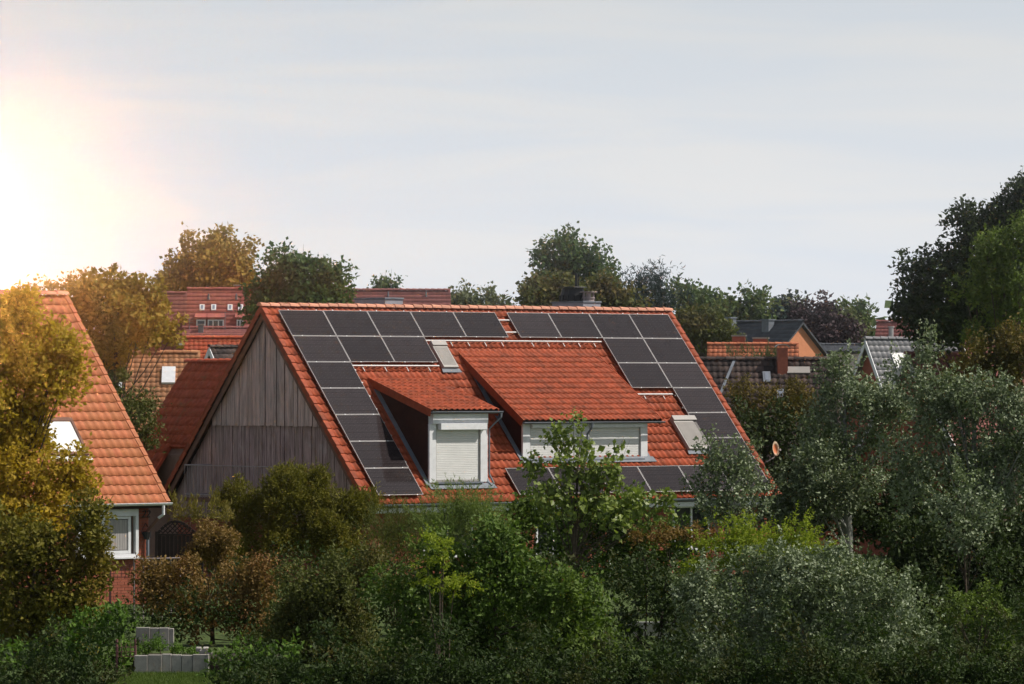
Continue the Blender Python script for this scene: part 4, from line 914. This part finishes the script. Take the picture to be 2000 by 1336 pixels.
def crown_mesh(name, blobs, style, m, lai=1.0, size=1.0, base=(0, 0, 0), core=.22):
    """blobs: world centre and three radii.  Leaves hang on shoots that grow out of small clumps spread over each blob"""
    L0, ratio, lps, sl, spread, up, sr, cov = STY[style]
    L0 *= size * (1.3 if size < 1.9 else 1.05); sl *= size; spread *= size; sr *= size
    C = np.array([b[0] for b in blobs]); Rr = np.array([b[1] for b in blobs]); rm = Rr.mean(1)
    la = .5 * L0 * L0 * ratio
    w = rm ** 2; Nl = cov * lai * 2 * math.pi * w.sum() / la; Nl = min(Nl, 90000)
    K = max(4, int(Nl * (1 - core) / lps))
    nsub = np.maximum(4, (2.0 * (rm / sr) ** 2)).astype(int)
    sb = np.repeat(np.arange(len(C)), nsub); ns = len(sb)
    dr = sphere(ns); flip = (dr[:, 1] > .35) & (rng.random(ns) < .65); dr[flip, 1] *= -1; low = (dr[:, 2] < -.5) & (rng.random(ns) < .6); dr[low, 2] *= -1
    cs = C[sb] + dr * Rr[sb] * rng.uniform(.55, 1.0, (ns, 1))
    rs = sr * rng.uniform(.55, 1.35, ns); rs = np.minimum(rs, rm[sb] * .7)
    p = rs ** 2; p /= p.sum()
    k = rng.choice(ns, K, p=p)
    d2 = sphere(K)
    org = cs[k] + d2 * (rs[k] * rng.uniform(.1, 1.0, K) ** .5)[:, None] * .85
    upv = np.array([0, 0, 1.0])
    dirn = unit(d2 * .55 + dr[k] * .65 + upv * up * rng.uniform(.4, 1.3, (K, 1)) + rng.normal(size=(K, 3)) * .28)
    ln = sl * rng.uniform(.35, 1.15, K) * np.clip(rm[sb][k] / .55, .35, 1)
    t = rng.random((K, lps)) ** .85
    pos = org[:, None] + dirn[:, None] * (t * ln[:, None])[..., None] + rng.normal(size=(K, lps, 3)) * (spread * (1.1 - .75 * t))[..., None]
    ax = dirn[:, None] * (.9 if style in ('feather', 'stalk', 'yew') else .45) + rng.normal(size=(K, lps, 3)) * (.22 if style in ('feather', 'stalk') else .55)
    if style in ('maple', 'robinia'): ax[..., 2] -= .35
    pos = pos.reshape(-1, 3); ax = unit(ax.reshape(-1, 3)); n1 = len(pos)
    Lf = L0 * rng.uniform(.6, 1.2, n1) * np.repeat(np.where(ln < sl * .5, .8, 1.0), lps)
    # inner leaves that close the crown
    n2 = int(Nl * core)
    kb = rng.choice(len(C), n2, p=w / w.sum()); pi2 = C[kb] + sphere(n2) * Rr[kb] * (rng.random((n2, 1)) ** .4) * .82
    pos = np.concatenate([pos, pi2]); ax = np.concatenate([ax, sphere(n2)]); Lf = np.concatenate([Lf, L0 * rng.uniform(.9, 1.5, n2)])
    n = len(pos)
    outw = np.repeat(unit(d2 * .7 + dr[k] * .5), lps, axis=0); outw = np.concatenate([outw, np.zeros((n2, 3))])
    nr = unit(rng.normal(size=(n, 3)) * .55 + outw * .75 + np.array([.05, -.08, .45]))
    side = unit(np.cross(ax, nr)); nn = np.cross(side, ax)
    wd = (Lf * ratio * .5)[:, None]; Lx = Lf[:, None]
    V = np.stack([pos, pos + ax * Lx * .45 + side * wd + nn * Lx * .08, pos + ax * Lx - nn * Lx * .06, pos + ax * Lx * .45 - side * wd + nn * Lx * .08], 1).reshape(-1, 3) - np.array(base)
    V[:, 2] = np.maximum(V[:, 2], .01 - base[2])
    Fc = np.arange(n * 4).reshape(-1, 4)
    return np_mesh(name, V, Fc, m), cs, rs
nleaf = 0
def tree(name, label, cat, style, leaf, d, blobs, lai=1.0, size=None, thick=.8, group=None, trunk='bark', tr=None, limbs=14, base_px=None, trunk_on=True, base_z=0.0, tilt=0.0, core=.22):
    """blobs: (px, py, rx, ry[, depth offset]) in photograph pixels at depth d, turned into ellipsoids standing at that depth"""
    global nleaf
    if size is None: size = max(1.0, d / 118)
    B = []
    for b in blobs:
        dd = b[4] if len(b) > 4 else rnd.uniform(-.5, .5) * min(1.5, b[2] * d / F_PX)
        c = at(b[0], b[1], d + dd); rx, rz = b[2] * d / F_PX, b[3] * d / F_PX
        B.append((np.array(c), np.array([rx, max(.3, (rx + rz) / 2 * thick), rz])))
    if base_px is None: base_px = sum(b[0] * b[2] * b[3] for b in blobs) / sum(b[2] * b[3] for b in blobs)
    bs = at(base_px, HOR, d); base = Vector((bs.x, d, base_z))
    t = empty(name, label, cat, base, 0, group)
    me, cs, rs = crown_mesh('crown' if trunk_on else 'foliage', B, style, LM[leaf], lai, size, base, core)
    nleaf += len(me.polygons)
    o = bpy.data.objects.new('crown' if trunk_on else 'foliage', me); link(o, t)
    cen = np.array([b[0] for b in B]); topz = (cen[:, 2]).max() - base.z; H_ = max(1.0, topz)
    tr = tr or max(.05, H_ * .018)
    mb = MB()
    if trunk_on:
        lean = Vector((cen[:, 0].mean() - base.x, cen[:, 1].mean() - base.y, 0)) * .5
        path = [Vector((0, 0, -.05)), lean * .25 + Vector((.04 * H_ * .2, 0, H_ * .3)), lean * .7 + Vector((-.03 * H_ * .2, 0, H_ * .6)), lean + Vector((0, 0, H_ * .92))]
        mb.tube(path, [tr * 1.25, tr, tr * .65, tr * .18], 8)
        idx = rng.choice(len(cs), min(limbs, len(cs)), replace=False)
        for i in idx:
            e = Vector(cs[i]) - base; h0 = min(.92, max(.12, (e.z / H_) * rnd.uniform(.45, .75))); k_ = h0 * 3; j = min(2, int(k_)); s_ = path[j].lerp(path[j + 1], k_ - j)
            mid = s_.lerp(e, .5) + Vector((0, 0, -.06 * (e - s_).length)); r0 = tr * .38 * (1.1 - h0)
            mb.tube([s_, mid, e, e + (e - mid) * .25], [r0, r0 * .6, r0 * .28, r0 * .08], 5, caps=False)
        mb.build('trunk', M[trunk], t, smooth=True)
    else:
        for i in range(min(limbs, len(cs))):
            e = Vector(cs[rng.integers(len(cs))]) - base; mb.tube([(e.x * .35 + rnd.uniform(-.15, .15), e.y * .3, 0), (e.x * .7, e.y * .6, e.z * .55), e], [.022, .014, .006], 5, caps=False)
        mb.build('stem', M[trunk], t, smooth=True)
    return t

# ---- far belt and distant trees
tag(tree('treeline', None, None, 'dome', 'far_green', 308, [(x, 712 + 8 * math.sin(x * .011), 60, 62 + 10 * math.sin(x * .023)) for x in range(-500, 2600, 85)], lai=1.1, size=7, trunk_on=False, limbs=0), kind='stuff')
for o in list(COL.objects):
    if o.name.startswith('treeline'):
        for k_ in ('label', 'category'):
            if k_ in o: del o[k_]
        for c_ in o.children: c_['kind'] = 'stuff'
FB = 'trees on the skyline'
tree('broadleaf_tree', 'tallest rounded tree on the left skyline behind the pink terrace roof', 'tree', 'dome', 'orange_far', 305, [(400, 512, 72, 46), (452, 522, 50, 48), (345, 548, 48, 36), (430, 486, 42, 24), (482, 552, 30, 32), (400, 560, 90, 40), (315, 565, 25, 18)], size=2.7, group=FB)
tree('broadleaf_tree', 'open crowned tree directly above the left end of the red ridge', 'tree', 'dome', 'far_green', 235, [(575, 545, 58, 42), (637, 560, 42, 40), (535, 572, 40, 46), (610, 518, 34, 20), (600, 600, 78, 48), (525, 625, 42, 28), (658, 588, 22, 20), (560, 522, 20, 18)], size=2.2, group=FB)
tree('broadleaf_tree', 'wide tree mass with amber glow painted into its leaves between the orange roof and the pink terrace', 'tree', 'dome', 'orange_far', 190, [(195, 572, 40, 34), (250, 578, 38, 30), (150, 600, 46, 45), (205, 640, 90, 60), (290, 640, 50, 46), (300, 600, 40, 40), (180, 700, 48, 60), (328, 650, 22, 28), (250, 652, 44, 28)], size=1.9, group=FB)
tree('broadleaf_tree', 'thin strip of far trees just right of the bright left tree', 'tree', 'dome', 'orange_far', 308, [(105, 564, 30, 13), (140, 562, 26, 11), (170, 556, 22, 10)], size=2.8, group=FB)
tree('broadleaf_tree', 'loose light green tree between the orange roof edge and the dark red roof', 'tree', 'fine', 'olive', 152, [(226, 778, 26, 34), (285, 800, 28, 32), (262, 845, 40, 46), (240, 735, 14, 16)], size=1.5)
tree('broadleaf_tree', 'tiny rounded tree top above the long plain red terrace roof', 'tree', 'dome', 'far_green', 308, [(757, 560, 30, 12), (745, 566, 18, 10)], size=2.5, group=FB)
tree('broadleaf_tree', 'pale olive low tree right of the plain red terrace roof', 'tree', 'dome', 'far_pale', 300, [(925, 594, 46, 22), (895, 590, 28, 17), (972, 602, 30, 12)], size=2.4, group=FB)
tree('broadleaf_tree', 'large rounded tree top behind the cowled chimney', 'tree', 'dome', 'far_green', 305, [(1120, 520, 66, 42), (1088, 552, 44, 42), (1160, 545, 38, 38), (1128, 492, 42, 18), (1120, 570, 80, 40)], size=2.5, group=FB)
tree('broadleaf_tree', 'spreading darker olive tree in front of the rounded one by the cowled chimney', 'tree', 'dome', 'olive', 255, [(1040, 584, 32, 26), (1095, 574, 55, 32), (1160, 580, 48, 34), (1202, 590, 34, 24), (1065, 562, 24, 20), (1130, 600, 100, 28)], size=2.3, group=FB)
tree('conifer', 'dark blue green conifer pair rising right of the cowled chimney', 'tree', 'conifer', 'conifer', 285, [(1250, 556, 20, 16), (1245, 580, 30, 26), (1286, 556, 7, 22), (1286, 575, 20, 20), (1288, 598, 36, 28), (1240, 606, 40, 24)], size=2.4, group=FB)
tree('broadleaf_tree', 'first green tree right of the conifers on the skyline', 'tree', 'dome', 'far_green', 303, [(1330, 588, 32, 26), (1360, 598, 36, 28), (1395, 606, 30, 26), (1370, 625, 60, 28)], size=2.5, group=FB)
tree('broadleaf_tree', 'even topped green trees above the slate grey roof', 'tree', 'dome', 'far_green', 303, [(1435, 600, 34, 24), (1476, 604, 32, 24), (1450, 625, 60, 22)], size=2.9, group=FB)
tree('broadleaf_tree', 'dark small tree between the even green trees and the purple tree', 'tree', 'dome', 'conifer', 305, [(1525, 606, 28, 22), (1548, 604, 20, 18), (1520, 625, 40, 20)], size=2.8, group=FB)
tree('copper_beech', 'dark purple leaved tree behind the orange gable', 'tree', 'dome', 'purple', 302, [(1598, 622, 44, 26), (1625, 645, 48, 30), (1565, 615, 24, 18), (1590, 655, 60, 34)], size=2.5)
tree('broadleaf_tree', 'pale green tree tucked behind the right side of the purple tree', 'tree', 'dome', 'far_pale', 304, [(1655, 650, 26, 28), (1640, 630, 20, 18), (1560, 600, 18, 10)], size=2.5, group=FB)
tree('broadleaf_tree', 'rightmost hazy tree on the open skyline', 'tree', 'dome', 'far_green', 308, [(1658, 615, 32, 20), (1690, 622, 24, 20), (1670, 640, 46, 24)], size=3, group=FB)
tree('broadleaf_tree', 'rounded olive tree just right of the upper right roof corner', 'tree', 'dome', 'olive', 252, [(1360, 640, 42, 32), (1398, 660, 34, 30), (1345, 668, 30, 30), (1388, 640, 28, 22)], size=2.0, lai=1.1)
tree('shrub', 'yellow green shoots in front of the bright orange roof', 'shrub', 'stalk', 'far_pale', 189, [(1435, 700, 18, 6), (1475, 697, 20, 8), (1505, 696, 20, 8)], size=1.1, trunk_on=False, limbs=4)

# ---- right side, behind the poplars
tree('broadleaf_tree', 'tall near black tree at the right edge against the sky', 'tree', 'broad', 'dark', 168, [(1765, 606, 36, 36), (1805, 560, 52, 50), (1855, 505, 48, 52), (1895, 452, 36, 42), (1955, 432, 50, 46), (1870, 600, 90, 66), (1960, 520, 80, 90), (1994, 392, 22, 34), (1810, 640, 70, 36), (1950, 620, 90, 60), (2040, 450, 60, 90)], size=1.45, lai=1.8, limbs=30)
tree('broadleaf_tree', 'brighter mid green tree in front of the near black tree at the right edge', 'tree', 'fine', 'mid', 152, [(1925, 515, 44, 44), (1980, 550, 60, 70), (1905, 570, 34, 36), (1965, 620, 50, 30), (2030, 480, 60, 60), (1900, 655, 26, 16)], size=1.5, lai=1.3)
tree('broadleaf_tree', 'ochre tinged tree at the right edge above the silver leaves', 'tree', 'fine', 'ochre', 145, [(1955, 690, 60, 36), (1995, 740, 50, 50), (1912, 712, 36, 30), (1900, 760, 60, 50), (2020, 680, 40, 40)], size=1.5)
tree('shrub', 'ochre and dark shrub right of the solar roof below the brown roof', 'shrub', 'fine', 'ochre', 163, [(1555, 775, 34, 18), (1500, 805, 56, 36), (1455, 796, 40, 30), (1560, 800, 50, 40)], size=1.3)
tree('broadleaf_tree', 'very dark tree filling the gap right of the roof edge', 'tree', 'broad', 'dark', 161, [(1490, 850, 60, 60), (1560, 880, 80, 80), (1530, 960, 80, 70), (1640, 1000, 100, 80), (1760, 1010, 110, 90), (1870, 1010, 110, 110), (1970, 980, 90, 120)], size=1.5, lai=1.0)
# ---- silver poplars
GP = 'silver leaved poplars right of the house'
tree('silver_poplar', 'silver leaved poplar with a pointed top left of the pale gabled house', 'tree', 'poplar', 'poplar', 127, [(1640, 715, 26, 44), (1618, 775, 32, 34), (1675, 765, 46, 46), (1600, 835, 52, 50), (1690, 850, 80, 78), (1635, 930, 90, 66), (1578, 900, 30, 34), (1745, 800, 30, 50)], lai=1.0, trunk='bark_pale', group=GP, limbs=26)
tree('silver_poplar', 'broad silver leaved poplar at the right edge below the dark tree', 'tree', 'poplar', 'poplar', 123, [(1803, 690, 22, 36), (1790, 755, 46, 50), (1858, 765, 48, 48), (1922, 790, 44, 46), (1975, 820, 44, 56), (1835, 860, 80, 76), (1925, 890, 80, 76), (1790, 940, 70, 56), (2030, 850, 50, 90), (1960, 965, 70, 60), (2010, 1040, 50, 60)], trunk='bark_pale', group=GP, limbs=26)
tree('silver_poplar', 'small silver poplar standing in front of the lower right roof corner', 'tree', 'poplar', 'poplar', 121, [(1392, 900, 34, 36), (1440, 905, 34, 40), (1372, 945, 30, 28), (1420, 950, 52, 36), (1468, 950, 28, 36), (1400, 1008, 46, 30), (1452, 1015, 42, 32)], lai=.9, trunk='bark_pale', group=GP, limbs=20)
tree('silver_poplar', 'grey green poplar between the small poplar and the pointed one', 'tree', 'poplar', 'poplar_dark', 126, [(1552, 962, 40, 28), (1592, 925, 44, 36), (1500, 990, 46, 32), (1560, 1010, 60, 36), (1650, 985, 60, 36)], lai=.9, trunk='bark_pale', group=GP)
tree('silver_poplar', 'narrow silver sprays in the dark gap at the far right', 'tree', 'poplar', 'poplar', 113, [(1890, 955, 44, 28), (1862, 1005, 46, 36), (1915, 1020, 40, 40), (1870, 1060, 40, 26)], lai=.7, trunk='bark', group=GP, tr=.03)
tree('broadleaf_tree', 'dark undergrowth tree filling the lower right corner', 'tree', 'broad', 'dark', 118, [(1900, 1110, 110, 90), (1970, 1200, 90, 110), (1860, 1240, 80, 80), (1780, 1090, 80, 60), (2000, 1080, 60, 100)], size=1.2)
tree('silver_poplar', 'big domed silver poplar across the lower right foreground', 'tree', 'poplar', 'poplar', 101, [(1450, 1128, 60, 46), (1560, 1122, 66, 50), (1650, 1130, 66, 52), (1735, 1170, 56, 50), (1400, 1190, 86, 60), (1520, 1210, 100, 76), (1650, 1220, 100, 76), (1770, 1240, 60, 62), (1375, 1280, 90, 70), (1500, 1300, 110, 60), (1650, 1310, 120, 60), (1790, 1300, 56, 44), (1340, 1150, 44, 36), (1600, 1170, 80, 60)], lai=.85, trunk='bark_pale', group=GP, limbs=40, size=.9)
tree('robinia', 'lime yellow feathery tree behind the big domed poplar', 'tree', 'robinia', 'lime', 109, [(1400, 1062, 54, 18), (1470, 1066, 54, 20), (1540, 1056, 52, 18), (1588, 1072, 26, 14), (1356, 1105, 36, 16), (1440, 1100, 56, 20), (1520, 1095, 40, 16)], lai=.9, thick=1.6)
tree('shrub', 'bright green leafy sprays near the lower right edge', 'shrub', 'robinia', 'mid', 106, [(1900, 1170, 50, 14), (1870, 1210, 44, 14), (1950, 1195, 36, 14), (1900, 1290, 46, 20), (1960, 1265, 40, 16)], lai=.9, trunk_on=False)
# ---- centre
tree('broadleaf_tree', 'dark green leafy trees under the eaves behind the young maple', 'tree', 'broad', 'green', 127, [(1010, 1004, 34, 28), (1070, 1020, 56, 42), (1160, 1016, 64, 42), (1240, 1030, 70, 50), (1325, 1075, 64, 46), (1180, 1090, 90, 56), (1090, 1090, 70, 56), (1250, 1120, 80, 56), (1000, 1070, 60, 50)], size=1.1, lai=1.0)
tree('shrub', 'reddish leaved shrub below the brick wall under the right eave', 'shrub', 'fine', 'brown', 126, [(1330, 1042, 44, 16), (1270, 1050, 40, 16), (1375, 1062, 30, 20)], trunk_on=False, lai=.8)
tree('maple', 'young open maple in front of the wide dormer', 'tree', 'maple', 'maple', 120, [(1124, 828, 9, 16), (1084, 846, 20, 12), (1104, 868, 24, 16), (1150, 882, 24, 20), (1056, 908, 32, 18), (1118, 915, 32, 26), (1178, 925, 30, 20), (1212, 882, 9, 18), (1072, 948, 44, 20), (1140, 955, 36, 24), (1192, 948, 20, 14), (1108, 985, 46, 24), (1236, 965, 20, 9), (1150, 1010, 60, 26), (1240, 1000, 40, 22), (1290, 985, 26, 14)], lai=1.7, base_px=1112, tr=.06, limbs=60, thick=.9, core=.08)
tree('stemmed_shrub', 'thin dark stemmed shrub in front of the pale garden wall', 'shrub', 'broad', 'dark', 111, [(1260, 1150, 66, 46), (1230, 1220, 26, 36), (1300, 1230, 20, 40), (1270, 1320, 36, 22), (1320, 1170, 40, 40)], lai=.6, trunk='wood_dark', limbs=40, trunk_on=False)
tree('tamarisk', 'feathery light green shrub in front of the small dormer', 'shrub', 'feather', 'tam', 116, [(900, 985, 44, 26), (900, 1003, 54, 30), (850, 1022, 46, 30), (956, 1015, 36, 30), (930, 1055, 60, 40), (870, 1060, 50, 36)], lai=1.5, trunk_on=False)
tree('tamarisk', 'feathery darker shrub below the left eave corner', 'shrub', 'feather', 'olive', 120, [(760, 1040, 50, 34), (735, 1080, 46, 44), (800, 1060, 44, 40), (790, 1100, 60, 40)], lai=1.2, trunk_on=False)
tree('broadleaf_tree', 'leafy green young trees in the centre foreground', 'tree', 'broad', 'green', 103, [(862, 1082, 50, 44), (920, 1120, 80, 70), (820, 1160, 70, 60), (1010, 1110, 56, 66), (1050, 1170, 76, 76), (900, 1230, 100, 86), (1000, 1270, 110, 76), (1120, 1220, 70, 86), (820, 1290, 90, 66), (1130, 1310, 90, 60), (950, 1060, 36, 40)], lai=1.1, limbs=26)
tree('robinia', 'lime green sprays on the left of the central young trees', 'tree', 'robinia', 'lime', 101.6, [(838, 1048, 24, 12), (862, 1062, 26, 12), (856, 1094, 26, 12), (880, 1140, 30, 14), (840, 1136, 34, 12)], lai=.7, thick=1.4, trunk_on=False, limbs=6)
tree('shrub', 'olive green bush left of the central young trees', 'shrub', 'fine', 'olive', 105, [(622, 1150, 76, 50), (560, 1205, 56, 50), (680, 1180, 66, 70), (722, 1122, 46, 40), (620, 1260, 100, 76), (705, 1290, 90, 60), (540, 1290, 60, 50)], lai=1.1)
tree('shrub', 'leafy young shoots right of the concrete block wall', 'shrub', 'broad', 'ivy', 99.5, [(440, 1294, 22, 26), (495, 1290, 36, 30), (556, 1280, 30, 34), (470, 1330, 60, 24), (560, 1330, 46, 24)], lai=.8, trunk_on=False, limbs=16)
# ---- left
tree('shrub', 'rounded olive yellow conifer bush in front of the grey board gable', 'shrub', 'yew', 'yew', 137, [(482, 1010, 42, 50), (545, 975, 50, 40), (590, 955, 44, 34), (650, 985, 56, 42), (702, 1010, 36, 42), (560, 1040, 70, 60), (650, 1060, 84, 60), (475, 1075, 56, 56)], trunk_on=False, limbs=6)
tree('shrub', 'clipped rounded bush behind the lattice fence', 'shrub', 'clipped', 'brown', 126, [(426, 1052, 36, 38), (405, 1075, 36, 32), (440, 1090, 30, 30)], trunk_on=False, limbs=4)
tree('shrub', 'tall yellow stalks behind the lattice fence', 'shrub', 'stalk', 'yellow', 134, [(345, 1008, 22, 18), (375, 1005, 24, 20), (410, 1005, 26, 18), (440, 1010, 18, 16)], trunk_on=False, limbs=8, lai=.8)
tree('shrub', 'bronze and olive shrubs between the big left tree and the olive bush', 'shrub', 'fine', 'brown', 112, [(300, 1125, 36, 26), (365, 1148, 60, 42), (450, 1135, 52, 44), (482, 1200, 60, 56), (385, 1196, 60, 30), (290, 1170, 40, 36), (520, 1140, 40, 40)], lai=1.0)
tree('broadleaf_tree', 'tall leafy tree filling the left edge, golden glow painted into its leaves', 'tree', 'broad', 'left', 111, [(40, 588, 30, 44), (15, 620, 50, 50), (0, 680, 86, 76), (112, 668, 42, 44), (138, 722, 32, 30), (60, 760, 90, 66), (40, 850, 72, 70), (20, 925, 90, 66), (118, 922, 52, 36), (164, 950, 34, 28), (80, 1000, 104, 62), (-70, 760, 80, 120), (-60, 960, 90, 120)], lai=1.4, limbs=40, size=1.0)
tree('broadleaf_tree', 'lower olive green tree at the left edge below the one painted with golden glow', 'tree', 'broad', 'left_low', 108, [(164, 1040, 48, 48), (60, 1100, 106, 80), (160, 1138, 74, 62), (60, 1230, 110, 86), (-60, 1100, 90, 120), (190, 1090, 40, 40)], lai=1.3, limbs=30)
tree('shrub', 'bright green climbing bush at the bottom left', 'shrub', 'broad', 'ivy', 103, [(198, 1235, 54, 40), (150, 1300, 80, 46), (232, 1298, 32, 40), (60, 1316, 70, 34)], trunk_on=False, lai=1.1)
tree('garden_plants', 'small mixed plants in the bed between the block walls', 'plant', 'fine', 'ivy', 102, [(285, 1266, 18, 12), (312, 1262, 16, 14), (345, 1268, 18, 10), (375, 1272, 14, 8)], trunk_on=False, limbs=4, size=.7, lai=.8)
st = MB()
for i in range(4):
    c_ = at(388 + i * 7, 1268 + (i % 2) * 5, 101.4); st.obox(c_, (1, .1, 0), (0, 1, .2), (0, -.2, 1), .06, .06, .045)
tag(st.build('stones', M['concrete'], None, .02), 'small pale stones at the right end of the block wall', 'stones')
ug = [(x, 1290 - 10 * math.sin(x * .03) - rnd.uniform(0, 34), rnd.uniform(34, 60), rnd.uniform(26, 50), rnd.uniform(-5, 7)) for x in list(range(470, 1230, 26)) + list(range(1330, 2080, 26))]
ug += [(x, 1235 - rnd.uniform(0, 40), rnd.uniform(36, 60), rnd.uniform(30, 50), rnd.uniform(0, 7)) for x in range(240, 2060, 34)]
ug += [(x, 1165 - rnd.uniform(0, 50), rnd.uniform(36, 64), rnd.uniform(30, 56), rnd.uniform(2, 9)) for x in list(range(440, 1400, 32)) + list(range(1480, 2060, 36))]
ug += [(x, 1345 - rnd.uniform(0, 1) ** 2.2 * 120, rnd.uniform(24, 50), rnd.uniform(20, 44), rnd.uniform(-14, -11.5)) for x in list(range(440, 2080, 17)) + list(range(-40, 240, 20))]
ug += [(x, 1338 - rnd.uniform(0, 16), rnd.uniform(26, 40), rnd.uniform(18, 30), rnd.uniform(-14, -11.5)) for x in list(range(445, 2080, 16)) + list(range(-40, 236, 16))]
ug += [(x, 1240 + rnd.uniform(0, 30), rnd.uniform(36, 60), rnd.uniform(30, 46), rnd.uniform(-6, 4)) for x in range(1750, 2080, 30)]
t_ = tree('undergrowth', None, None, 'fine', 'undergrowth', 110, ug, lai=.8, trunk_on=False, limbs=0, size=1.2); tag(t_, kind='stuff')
for c_ in t_.children: c_['kind'] = 'stuff'
tree('broadleaf_tree', 'dark round headed tree standing past the right edge of the poplars', 'tree', 'broad', 'dark', 150, [(2180, 620, 100, 110), (2260, 760, 120, 130), (2150, 820, 90, 120), (2240, 960, 120, 120)], size=1.7)
# lawn blades where the ground shows
n = 26000; a = at(235, 1330, 100); b = at(470, 1330, 100)
gx = rng.uniform(a.x, b.x, n); gy_ = rng.uniform(95, 101.2, n); hh = rng.uniform(.03, .09, n); an = rng.uniform(0, 6.28, n); lean = rng.normal(size=(n, 2)) * .03
P0 = np.stack([gx, gy_, np.full(n, .0)], 1); sdv = np.stack([np.cos(an), np.sin(an), np.zeros(n)], 1) * .007
T_ = P0 + np.stack([lean[:, 0], lean[:, 1], hh], 1)
V = np.stack([P0 - sdv, P0 + sdv, T_], 1).reshape(-1, 3)
o = bpy.data.objects.new('grass', np_mesh('grass', V, np.arange(n * 3).reshape(-1, 3), LM['grass'])); link(o); tag(o, kind='stuff')
print('leaves', nleaf)

# ------------------------------------------------------------------ air
if HAZE_D > 0:
    hz = MB(); hz.box(-100, -3, -1.2, 100, 322, 18.6); ho = hz.build('haze', [], None); ho['kind'] = 'stuff'
    hm = bpy.data.materials.new('haze'); hm.use_nodes = True; t = hm.node_tree; t.nodes.clear()
    vo = t.nodes.new('ShaderNodeVolumePrincipled'); vo.inputs['Density'].default_value = HAZE_D; vo.inputs['Anisotropy'].default_value = HAZE_G; vo.inputs['Color'].default_value = (1, 1, 1, 1)
    t.links.new(vo.outputs[0], t.nodes.new('ShaderNodeOutputMaterial').inputs['Volume']); ho.data.materials.append(hm)
